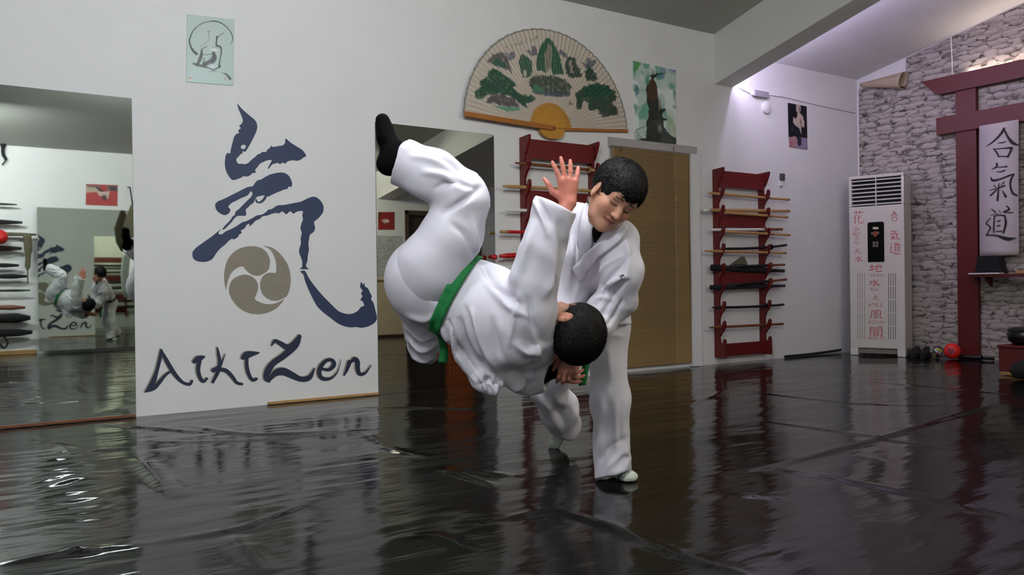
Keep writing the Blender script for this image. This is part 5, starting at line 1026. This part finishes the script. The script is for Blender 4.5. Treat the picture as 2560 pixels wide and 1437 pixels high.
def ring_band(bv, c, ax, w, n=90, m=4, lift=.004, r=.5, up=None):
    t = unit(ax); u = unit(np.cross(t, UP if abs(t@UP) < .9 else RIGHT)); v = np.cross(t, u); V = []
    for i in range(n):
        a = 2*PI*i/n; dr = u*math.cos(a)+v*math.sin(a)
        for j in range(m+1):
            cc = c+t*w*(j/m-.5); h = bv.ray_cast(Vector(cc+dr*r), Vector(-dr)); p = np.array(h[0])+dr*lift if h[0] is not None else cc+dr*.12; V.append(p)
    V = np.array(V).reshape(n, m+1, 3)
    rr = ((V-c)@u)**2+((V-c)@v)**2; rr = np.sqrt(rr).mean(1); sm = rr.copy()
    for _ in range(6): sm = np.maximum(sm, (np.roll(sm, 1)+np.roll(sm, -1))/2)
    V = V.reshape(-1, 3); return V, np.array([(i*(m+1)+j, ((i+1) % n)*(m+1)+j, ((i+1) % n)*(m+1)+j+1, i*(m+1)+j+1) for i in range(n) for j in range(m)])
def thick(o, t): md = o.modifiers.new('s', 'SOLIDIFY'); md.thickness = t; md.offset = 1; return o
def bvh(V, Q): return BVHTree.FromPolygons([tuple(v) for v in V], [tuple(map(int, q)) for q in Q])

M_skin = mat('skin', 'ffffff', .5, attr='Col', sss=.15)
M_gi = mat('white_cotton', 'd4d1d9', .85, bump=.2, bscale=300, bdist=.0015)
M_gi2 = mat('white_cotton_band', 'd2cfd8', .85, bump=.2, bscale=300, bdist=.0015)
M_green = mat('green_belt', '157a3c', .75, bump=.3, bscale=160, bdist=.002)
M_hair = mat('black_hair', '070504', .55, spec=.2)
M_sockw = mat('white_sock', 'c3cac0', .9, bump=.4, bscale=260, bdist=.002)
M_teal = mat('teal_knit', '3c5a60', .9)
M_sockb = mat('black_sock', '020202', .95, spec=.1, bump=.3, bscale=200, bdist=.002)
M_tee = mat('dark_shirt', '060509', .9, spec=.1)
SKIN = lin('c08e74')
def bounds(pts, m): P = np.array(pts); return P.min(0)-m, P.max(0)+m

# ================================================================== STANDING BOY
def standing_boy():
    pel = J(1497, 792, 3.3); hL, hR = J(1527, 818, 3.27), J(1462, 822, 3.36); kL, kR = J(1524, 1000, 3.2), J(1368, 968, 3.62)
    fl, fh = onZ(1585, 1203), onZ(1524, 1186); aL = fh+(fl-fh)*.18+np.array([0, 0, .085])
    tr = onZ(1383, 1117)-np.array([0, 0, .011]); hr_ = tr+(J(1415, 1075, 3.95)-tr); aR = J(1408, 1076, 3.86)
    waist = J(1492, 735, 3.25); chest = J(1500, 640, 3.08); nb = J(1503, 560, 2.97); sL, sR = J(1556, 600, 2.94), J(1444, 548, 3.1)
    eL, wL = J(1536, 752, 2.98), J(1428, 878, 2.87); eR, wR = J(1425, 735, 3.08), J(1390, 852, 2.93)
    hc = J(1536, 491, 2.85); A = axes(IMG((.2, -.55, .8)), IMG((.62, .7, .4))); Lh, Fh, Uh = A
    lo, hi = bounds([pel, kL, kR, fl, fh, tr, sL, sR, hc, wL, wR, hc+Uh*.1], .13)
    # body: one continuous surface
    vol = Vol(lo, hi, .0034)
    vol.chain([pel, waist, chest, nb], [.075, .066, .066, .046], .04); vol.cap(sL, sR, .036, None, .03); vol.chain([nb, hc-Uh*.06-Fh*.02], [.044, .043], .03)
    for h, k, a in ((hL, kL, aL), (hR, kR, aR)): vol.cap(pel, h, .07, .062, .04); vol.chain([h, k], [.062, .042], .02); vol.chain([k, a], [.042, .027], .02)
    foot_field(vol, fh, fl, np.array([0, 0, 1.]), 1.0); vol.cap(aL, fh+(fl-fh)*.2+[0, 0, .03], .027, .026, .02)
    ht = unit(np.array([.3, .75, .9])); toeb = tr; heelb = J(1412, 1076, 3.93); foot_field(vol, heelb, toeb, UP, .95); vol.cap(aR, heelb+(toeb-heelb)*.2, .027, .026, .02)
    for s_, e_, w_ in ((sL, eL, wL), (sR, eR, wR)): vol.chain([s_, e_, w_], [.042, .034, .024], .02)
    hand_field(vol, wL, IMG((-.16, -.95, .12)), IMG((0, -.1, -1)), 1, (.42, .5, .55, .6), .1, .95, (.6, .7))
    hand_field(vol, wR, IMG((-.05, -.95, .1)), IMG((.5, .0, -.8)), 1, (.55, .6, .6, .65), .1, .92, (.7, .4))
    head_field(vol, hc, A, .98)
    V, Q = vol.mesh(); del vol; V, Q = biggest(V, Q); V = relax(V, Q, 1, .4); C = np.ones((len(V), 4), np.float32); C[:, :3] = SKIN
    hd = np.minimum(np.linalg.norm(V-(wL+IMG((-.16, -.95, .1))*.09), axis=1), np.linalg.norm(V-(wR+IMG((0, -.95, .1))*.09), axis=1)); t = np.clip((.1-hd)/.05, 0, 1)[:, None]*.55; C[:, :3] = C[:, :3]*(1-t)+np.array(lin('b06a58'))*t
    head_cols(V, hc, A, C, .98)
    body = big('person', V, Q, M_skin, None, True, C)
    tag(body, 'boy in white jacket and trousers bending forward as he throws the other', 'person'); ORG[body] = np.zeros(3)
    hair_mesh(body, hc, A, 1.06, M_hair, .004, 9000, 4, .35, -.06, .06)
    # trousers
    lo, hi = bounds([pel, kL, kR, fl, tr, aR, hL, hR], .16); v = Vol(lo, hi, .0055)
    v.cap(pel, (hL+hR)/2, .1, .095, .03)
    endL = J(1535, 1192, 3.225); v.chain([hL, J(1520, 905, 3.24), J(1526, 1000, 3.22), J(1528, 1095, 3.22), endL+(J(1535, 1230, 3.2)-endL)], [.08, .067, .077, .069, .073], .03)
    eR2 = J(1420, 1092, 3.84); v.chain([hR, J(1410, 892, 3.48), kR, J(1398, 1025, 3.73), J(1412, 1062, 3.8), J(1404, 1100, 3.84)], [.085, .072, .08, .088, .074, .062], .03)
    v.cut(J(1535, 1186, 3.225), IMG((.28, -1, .25)), .13); v.cut(J(1406, 1084, 3.82), IMG((-.3, -1, -.1)), .17)
    v.cap(J(1534, 1150, 3.22), J(1537, 1260, 3.2), .05, .062, .004, sub=True); v.cap(J(1408, 1064, 3.8), J(1400, 1130, 3.86), .052, .058, .004, sub=True)
    V, Q = v.mesh(); V, Q = biggest(V, Q); V = relax(V, Q, 5, .5); N = normals(V, Q)
    V = limb_folds(V, N, [(hL, kL, .1, .006, 3, 3.5, .8), (kL, endL, .1, .008, 4.2, 3.5, 1.2), (hR, kR, .1, .007, 4, 3, 1), (kR, eR2, .1, .01, 4, 3, .9)], 2.2)
    for px, w, dp in (([(1500, 1150), (1535, 1110), (1567, 1095)], 9, -.012), ([(1515, 1175), (1545, 1140), (1570, 1120)], 10, .008), ([(1540, 1000), (1538, 1080), (1545, 1130)], 9, .007), ([(1505, 990), (1502, 1090), (1495, 1150)], 10, .006), ([(1560, 1115), (1570, 1145), (1562, 1170)], 8, .008), ([(1500, 850), (1530, 838), (1560, 842)], 8, .006), ([(1520, 870), (1530, 960)], 10, .006), ([(1345, 985), (1380, 1040), (1395, 1070)], 10, .01), ([(1370, 990), (1410, 1050), (1412, 1080)], 10, -.008), ([(1420, 1000), (1440, 1050)], 12, .009)):
        V = crease(V, normals(V, Q), px, w, dp)
    V = relax(V, Q, 1, .4); big('trousers', V, Q, M_gi, body)
    # jacket
    lo, hi = bounds([pel, sL, sR, nb, eL, eR, wL, wR, J(1570, 830, 3.2), J(1440, 820, 3.3)], .17); v = Vol(lo, hi, .005)
    ax = unit(sL-sR); nrm = np.cross(ax, unit(nb-pel))
    v.chain([J(1503, 800, 3.31), J(1500, 740, 3.25), J(1505, 660, 3.1), J(1506, 600, 3.01)], [.128, .112, .125, .105], .05, nrm, .78)
    v.cap(sL+(sR-sL)*.12, sR+(sL-sR)*.1, .068, .064, .05)
    v.chain([J(1530, 800, 3.26), J(1538, 838, 3.25)], [.075, .082], .03, nrm, .85)
    v.chain([sL+IMG((-.01, 0, 0)), J(1556, 680, 2.93), eL, J(1480, 815, 2.95), J(1440, 864, 2.9)], [.068, .074, .072, .068, .07], .025)
    v.chain([sR, J(1432, 640, 3.06), eR, J(1405, 800, 3.03), J(1393, 838, 2.98)], [.062, .066, .068, .062, .06], .025)
    v.cut(J(1508, 812, 3.28), IMG((.04, -1, .0)), .17)
    cL = J(1450, 852, 2.93); v.cut(cL, IMG((-.6, -.8, .1)), .1); v.cap(J(1475, 822, 2.945), J(1420, 890, 2.92), .05, .06, .004, sub=True)
    v.cap(J(1500, 800, 3.3), J(1505, 900, 3.28), .1, .11, .004, nrm, .75, True)
    v.ell(nb+Uh*.035+Fh*.0, (ax, unit(nrm), np.cross(ax, unit(nrm))), (.058, .07, .05), .02, True)
    V, Q = v.mesh(); V, Q = biggest(V, Q); V = relax(V, Q, 5, .5); N = normals(V, Q)
    V = limb_folds(V, N, [(sL, eL, .09, .009, 5, 2.5, 1.3), (eL, cL, .09, .008, 5, 2.5, 1.3), (sR, eR, .09, .009, 5, 2.5, 1.0), (chest, pel, .13, .006, 3, 3, .8)], 7)
    for px, w, dp in (([(1495, 765), (1520, 700), (1560, 660), (1575, 640)], 8, -.012), ([(1490, 690), (1520, 660), (1555, 640)], 7, .008), ([(1460, 700), (1478, 690), (1490, 660)], 7, -.007), ([(1446, 560), (1440, 620), (1432, 680)], 8, -.006), ([(1432, 560), (1428, 650), (1420, 720)], 8, .01), ([(1500, 735), (1540, 700), (1570, 690)], 8, .012), ([(1505, 790), (1530, 745), (1560, 705)], 8, -.008), ([(1440, 640), (1446, 700), (1440, 740)], 7, .008), ([(1556, 750), (1535, 790), (1520, 812)], 5, -.012), ([(1470, 760), (1500, 745), (1530, 748)], 8, .01), ([(1455, 800), (1490, 780), (1525, 790)], 9, -.008), ([(1565, 600), (1572, 650), (1565, 690)], 8, .008)):
        V = crease(V, normals(V, Q), px, w, dp)
    V = relax(V, Q, 1, .35); jk = big('jacket', V, Q, M_gi, body); bv = bvh(V, Q)
    # dark shirt in the neck opening, the two collar bands, sleeve patch, shoulder seam, belt
    V2, Q2 = strip_px(bv, [(1484, 555), (1485, 580), (1488, 604)], [(1512, 575), (1503, 590), (1492, 605)], 6, 4, .006); thick(big('undershirt', V2, Q2, M_tee, body), .003)
    V2, Q2 = strip_px(bv, [(1556, 560), (1530, 590), (1490, 612), (1455, 640), (1436, 668)], [(1568, 572), (1548, 604), (1515, 634), (1475, 668), (1448, 700)], 8, 5, .009); thick(big('collar_band', V2, Q2, M_gi2, jk), .006)
    V2, Q2 = strip_px(bv, [(1474, 492), (1460, 525), (1454, 570), (1450, 615), (1452, 640)], [(1488, 494), (1483, 530), (1484, 575), (1484, 605), (1480, 618)], 8, 5, .008); thick(big('collar_band', V2, Q2, M_gi2, jk), .006)
    for q in ([(1556, 684), (1562, 690)], [(1554, 690), (1560, 686)], [(1550, 688), (1556, 696)]):
        V2, Q2 = strip_px(bv, [(q[0][0]-3, q[0][1]), (q[1][0]-3, q[1][1])], [(q[0][0]+1, q[0][1]+2), (q[1][0]+1, q[1][1]+2)], 3, 1, .002); big('sleeve_mark', V2, Q2, mat('grey_thread', '33343a', .8), jk)
    V2, Q2 = ring_band(bv, J(1499, 745, 3.25), J(1500, 690, 3.15)-J(1500, 800, 3.31), .036, 90, 3, .005, .3); bl = thick(big('belt', V2, Q2, mat('dark_green_belt', '0c3420', .75, bump=.3, bscale=160), body), .004)
    pth = [J(1452, 800, 3.1), J(1464, 850, 3.09), J(1466, 900, 3.1), J(1455, 963, 3.12)]; pth = catmull(pth, 5); V2 = []
    for p in pth: V2 += [p-RIGHT*.014-UP*.002, p+RIGHT*.014+UP*.002]
    thick(big('belt_end', np.array(V2), np.array([(2*i, 2*i+2, 2*i+3, 2*i+1) for i in range(len(pth)-1)]), M_green, bl), .004)
    # socks with two teal rings
    for heel, toe, up, an, pxr in ((fh, fl, np.array([0, 0, 1.]), aL, None), (heelb, toeb, UP, aR, None)):
        lo, hi = bounds([heel, toe, an], .06); v = Vol(lo, hi, .003); foot_field(v, heel, toe, up, 1.0 if up is not UP else .95, .004, .014)
        v.cap(heel+(toe-heel)*.2+unit(up)*.03, an+unit(an-heel)*.01, .031, .034, .02)
        if up is not UP: v.v[:, :, :max(0, int((.0025-v.lo[2])/v.h))] = .05
        V, Q = v.mesh(); V, Q = biggest(V, Q); sk = big('sock', relax(V, Q, 1, .3), Q, M_sockw, body); b2 = bvh(V, Q)
        d = unit(toe-heel)
        for t in ((.5, .56) if up is UP else (.7, .76)): V2, Q2 = ring_band(b2, heel+(toe-heel)*t+unit(up)*.03, d-unit(up)*.35, .005, 48, 1, .001, .12); thick(big('stripe', V2, Q2, M_teal, sk), .0012)
standing_boy()

# ================================================================== BOY IN MID AIR
def thrown_boy():
    pel = J(1078, 700, 2.82); hA, hB = J(1082, 672, 2.76), J(1062, 745, 2.92); kA = J(1172, 487, 2.72); aA = J(992, 400, 2.74)
    kB = J(1072, 872, 2.98); aB = J(1058, 855, 3.25)
    waist = J(1148, 738, 2.82); chest = J(1265, 805, 2.8); shc = J(1330, 832, 2.82); sA, sB = J(1322, 782, 2.74), J(1330, 880, 2.92)
    eA, wA = J(1352, 640, 2.68), J(1420, 508, 2.69); eB, wB = J(1305, 948, 3.0), J(1376, 926, 2.96)
    hc = J(1419, 820, 2.8); A = axes(IMG((.12, .8, -.58)), IMG((.985, -.13, .1))); Lh, Fh, Uh = A
    lo, hi = bounds([pel, kA, aA, kB, aB, hc, wA+UP*.14, wB+RIGHT*.13, J(955, 300, 2.74), J(1220, 985, 2.8)], .12); vol = Vol(lo, hi, .0036)
    vol.chain([pel, waist, chest, shc], [.078, .07, .074, .055], .04); vol.cap(sA, sB, .042, None, .04); vol.chain([shc, hc-Uh*.06-Fh*.02], [.045, .042], .03)
    vol.cap(pel, hA, .07, .064, .03); vol.chain([hA, kA], [.064, .044], .02); vol.chain([kA, aA], [.044, .027], .02); vol.cap(pel, hB, .07, .06, .03); vol.chain([hB, kB], [.06, .044], .02); vol.chain([kB, aB], [.044, .027], .02)
    tA, heA = J(948, 290, 2.76), J(958, 436, 2.74); upA = unit(aA-(heA+tA)/2); foot_field(vol, heA, tA, upA, 1.0); vol.cap(aA, heA+(tA-heA)*.25+upA*.02, .028, .026, .02)
    heB = aB-UP*.0+FWD*.03; tB = heB+IMG((-.3, -.1, -1))*.19; foot_field(vol, heB, tB, unit(aB-kB)*-1, 1.0)
    vol.chain([sA, eA, wA], [.043, .036, .024], .02); vol.chain([sB, eB, wB], [.043, .036, .024], .02)
    hand_field(vol, wA, IMG((-.03, 1, .05)), IMG((-.35, .1, -.93)), -1, (.1, .08, .1, .15), .34, 1.0, (.95, .2))
    hand_field(vol, wB, IMG((.97, -.22, -.05)), IMG((.1, .5, -.85)), 1, (.22, .28, .34, .4), .1, .92, (.5, .7))
    head_field(vol, hc, A, .97)
    V, Q = vol.mesh(); del vol; V, Q = biggest(V, Q); V = relax(V, Q, 1, .4); C = np.ones((len(V), 4), np.float32); C[:, :3] = SKIN
    for w_, d_ in ((wA, IMG((-.03, 1, .05))), (wB, IMG((.97, -.22, -.05)))):
        t = np.clip((.12-np.linalg.norm(V-(w_+d_*.07), axis=1))/.04, 0, 1)[:, None]*.75; C[:, :3] = C[:, :3]*(1-t)+np.array(lin('c4705f'))*t
    head_cols(V, hc, A, C, .97); q = np.clip((.03-np.abs(np.linalg.norm(V-(hc+Lh*.078-Uh*.012), axis=1)))/.01, 0, 1)[:, None]*.5; C[:, :3] = C[:, :3]*(1-q)+np.array(lin('b0644c'))*q
    body = big('person', V, Q, M_skin, None, True, C); ORG[body] = np.zeros(3)
    tag(body, 'boy with green belt and black socks flipped over in mid air, head down', 'person')
    hair_mesh(body, hc, A, 1.07, M_hair, -.02, 9000, 9, -.2, -.078, .045, .85)
    # trousers
    lo, hi = bounds([pel, kA, aA, kB, hB, J(945, 380, 2.7), waist], .17); v = Vol(lo, hi, .0055)
    v.cap(J(1062, 720, 2.84), J(1120, 720, 2.83), .125, .115, .05); v.cap(J(1062, 690, 2.8), J(1085, 660, 2.77), .12, .115, .05)
    v.chain([hA, J(1128, 585, 2.74), J(1163, 502, 2.72)], [.118, .1, .08], .03); v.chain([J(1160, 497, 2.72), J(1080, 437, 2.72), J(1000, 402, 2.735), J(960, 384, 2.74)], [.08, .082, .074, .074], .03)
    v.chain([hB, J(1064, 815, 2.95), J(1066, 862, 2.99)], [.1, .075, .062], .03); v.chain([J(1066, 862, 2.99), aB], [.066, .068], .02)
    v.cut(J(1000, 402, 2.738), J(950, 380, 2.74)-J(1000, 402, 2.738), .15); v.cap(J(1040, 420, 2.735), J(950, 380, 2.745), .055, .062, .004, sub=True)
    v.cut(aB, aB-kB, .1)
    V, Q = v.mesh(); V, Q = biggest(V, Q); V = relax(V, Q, 5, .5); N = normals(V, Q)
    V = limb_folds(V, N, [(hA, kA, .12, .007, 3, 2.5, .8), (kA, aA, .1, .009, 4, 3, 1), (hB, kB, .1, .01, 6, 2, .5)], 4)
    for px, w, dp in (([(1090, 470), (1130, 455), (1190, 470)], 10, -.01), ([(1110, 530), (1160, 500), (1200, 470)], 9, -.012), ([(1100, 395), (1150, 425), (1180, 450)], 9, -.012), ([(1030, 390), (1080, 400), (1130, 425)], 9, .008), ([(1060, 430), (1110, 440), (1150, 470)], 10, .009), ([(1130, 560), (1165, 590), (1185, 640)], 9, -.008), ([(1180, 540), (1190, 600), (1195, 650)], 9, .008), ([(1012, 815), (1050, 848), (1090, 840)], 6, .012), ([(1025, 850), (1055, 872), (1092, 858)], 6, .014), ([(1015, 830), (1050, 862), (1095, 850)], 5, -.012), ([(1030, 890), (1060, 900), (1080, 895)], 6, .01)):
        V = crease(V, normals(V, Q), px, w, dp)
    big('trousers', relax(V, Q, 1, .35), Q, M_gi, body)
    # jacket: skirt over the hips, body, two sleeves, and the front edge hanging down
    lo, hi = bounds([pel, shc, sA, wA, eB, wB, J(1215, 995, 2.8), J(980, 720, 2.8), J(1085, 590, 2.8)], .17); v = Vol(lo, hi, .005)
    axb = unit(shc-pel); side = unit(np.cross(axb, FWD)); nb_ = unit(np.cross(side, axb))
    v.chain([J(1075, 712, 2.82), J(1140, 737, 2.815), J(1205, 772, 2.8), J(1272, 812, 2.8), J(1318, 832, 2.82)], [.148, .126, .15, .152, .12], .05, nb_, .8)
    v.cap(J(1062, 690, 2.8), J(1090, 690, 2.79), .128, .12, .05)
    v.chain([J(1318, 790, 2.77), sA, J(1338, 700, 2.7), eA, J(1366, 590, 2.675), J(1386, 520, 2.68), J(1396, 480, 2.685)], [.095, .085, .074, .064, .062, .064, .068], .04)
    v.chain([sB, J(1312, 925, 2.97), J(1345, 935, 2.96), J(1372, 940, 2.93)], [.09, .082, .06, .048], .03)
    v.chain([J(1190, 880, 2.8), J(1215, 945, 2.8), J(1232, 968, 2.8)], [.07, .05, .026], .03, nb_, .6); v.chain([J(1250, 900, 2.83), J(1290, 955, 2.85)], [.08, .035], .03, nb_, .6)
    v.cut(J(1386, 508, 2.683), IMG((.45, 1, .1)), .1); v.cap(J(1374, 570, 2.678), J(1404, 450, 2.69), .05, .06, .004, sub=True)
    v.cut(J(1368, 938, 2.935), IMG((1, -.1, .2)), .07); v.cap(J(1345, 935, 2.95), J(1400, 945, 2.92), .03, .04, .004, sub=True)
    v.cut(J(1003, 790, 2.8), IMG((-.45, -.9, 0)), .09)
    v.ell(J(1362, 832, 2.82), (unit(Uh), unit(Fh), Lh), (.05, .055, .055), .015, True)
    V, Q = v.mesh(); V, Q = biggest(V, Q); V = relax(V, Q, 5, .5); N = normals(V, Q)
    V = limb_folds(V, N, [(sA, eA, .1, .009, 4, 2.5, 1), (eA, wA, .09, .008, 4, 3, 1), (waist, shc, .15, .006, 3.5, 4, 1.3), (sB, eB, .1, .009, 4, 3, 1)], 12)
    for px, w, dp in (([(1205, 660), (1240, 720), (1300, 760)], 10, -.014), ([(1215, 700), (1262, 760), (1320, 790)], 10, .01), ([(1150, 800), (1165, 860), (1200, 920)], 9, -.014), ([(1130, 810), (1140, 860), (1175, 925)], 8, .012), ([(1180, 780), (1200, 860), (1245, 930)], 10, .01), ([(1230, 800), (1245, 870), (1260, 900)], 11, -.01), ([(1065, 690), (1075, 730), (1100, 760)], 9, -.01), ([(1085, 670), (1110, 710), (1130, 725)], 9, .007), ([(1020, 790), (1060, 800), (1085, 790)], 9, .008), ([(1400, 560), (1410, 640), (1385, 740)], 12, -.014), ([(1360, 740), (1385, 700), (1400, 650)], 12, .008), ([(1330, 490), (1355, 540), (1370, 590)], 8, .008), ([(1345, 500), (1375, 560)], 8, -.008), ([(1290, 860), (1320, 880), (1350, 870)], 12, .012), ([(1270, 920), (1310, 930), (1345, 905)], 10, -.012), ([(1200, 960), (1225, 950), (1250, 975)], 7, -.012), ([(1330, 830), (1345, 880), (1340, 920)], 10, .01), ([(1290, 700), (1310, 650), (1335, 560)], 12, .01), ([(1195, 930), (1222, 985)], 5, .012), ([(1232, 940), (1240, 990)], 5, .014), ([(1215, 940), (1230, 990)], 4, -.012), ([(1252, 950), (1262, 988)], 5, .01), ([(1100, 815), (1135, 880), (1190, 955)], 6, .01), ([(1120, 800), (1150, 870), (1210, 950)], 5, -.012), ([(1165, 770), (1185, 850), (1225, 940)], 6, -.01), ([(1300, 735), (1285, 800), (1272, 860)], 8, .008), ([(1320, 745), (1330, 800), (1345, 830)], 7, -.01)):
        V = crease(V, normals(V, Q), px, w, dp)
    V = relax(V, Q, 1, .35); jk = big('jacket', V, Q, M_gi, body); bv = bvh(V, Q)
    # belt round the waist and its hanging end
    V2, Q2 = ring_band(bv, J(1140, 737, 2.815), J(1205, 772, 2.8)-J(1085, 705, 2.82), .04, 110, 4, .005, .35); bl = thick(big('belt', V2, Q2, M_green, body), .004)
    pth = catmull([J(1096, 832, 2.9), J(1106, 855, 2.88), J(1110, 880, 2.87), J(1107, 905, 2.88)], 5); V2 = []
    for i, p in enumerate(pth): w_ = .007+.008*min(1, i/8); V2 += [p-RIGHT*w_, p+RIGHT*w_-UP*.004]
    thick(big('belt_end', np.array(V2), np.array([(2*i, 2*i+2, 2*i+3, 2*i+1) for i in range(len(pth)-1)]), M_green, bl), .004)
    # dark undershirt sleeve between the white cuff and the held wrist
    v = Vol(*bounds([eB, wB], .08), .004); v.chain([J(1335, 936, 2.97), J(1362, 928, 2.955), J(1388, 926, 2.95)], [.042, .038, .03], .01); V, Q = v.mesh(); N = normals(V, Q); big('undershirt_sleeve', limb_folds(V, N, [(J(1340, 932, 2.955), wB, .05, .005, 4, 3, 1)]), Q, M_tee, body)
    for heel, toe, up, an in ((heA, tA, upA, aA), (heB, tB, -unit(aB-kB), aB)):
        v = Vol(*bounds([heel, toe, an], .08), .0032); foot_field(v, heel, toe, up, 1.0, .008, .014); v.cap(heel+(toe-heel)*.25+up*.02, an+unit(an-heel)*.03, .033, .036, .02); V, Q = v.mesh(); V, Q = biggest(V, Q)
        big('sock', relax(V, Q, 1, .3), Q, M_sockb, body)
thrown_boy()
# ================================================================== CAMERA, VIEW
cd = bpy.data.cameras.new('camera'); cd.sensor_width = 36; cd.lens = FPX/2560*36; cd.clip_start = .02; cam = bpy.data.objects.new('camera', cd); COL.objects.link(cam)
cam.matrix_world = Matrix(((RIGHT[0], UP[0], -FWD[0], CAM[0]), (RIGHT[1], UP[1], -FWD[1], CAM[1]), (RIGHT[2], UP[2], -FWD[2], CAM[2]), (0, 0, 0, 1)))
SC.camera = cam
SC.view_settings.view_transform = 'Standard'; SC.view_settings.look = 'None'; SC.view_settings.gamma = 1; SC.view_settings.use_curve_mapping = False
SC.view_settings.exposure = 0.9
cy = SC.cycles; cy.use_denoising = True; cy.max_bounces = 12; cy.glossy_bounces = 8; cy.diffuse_bounces = 5; cy.sample_clamp_indirect = 6; cy.caustics_reflective = True; cy.blur_glossy = .3
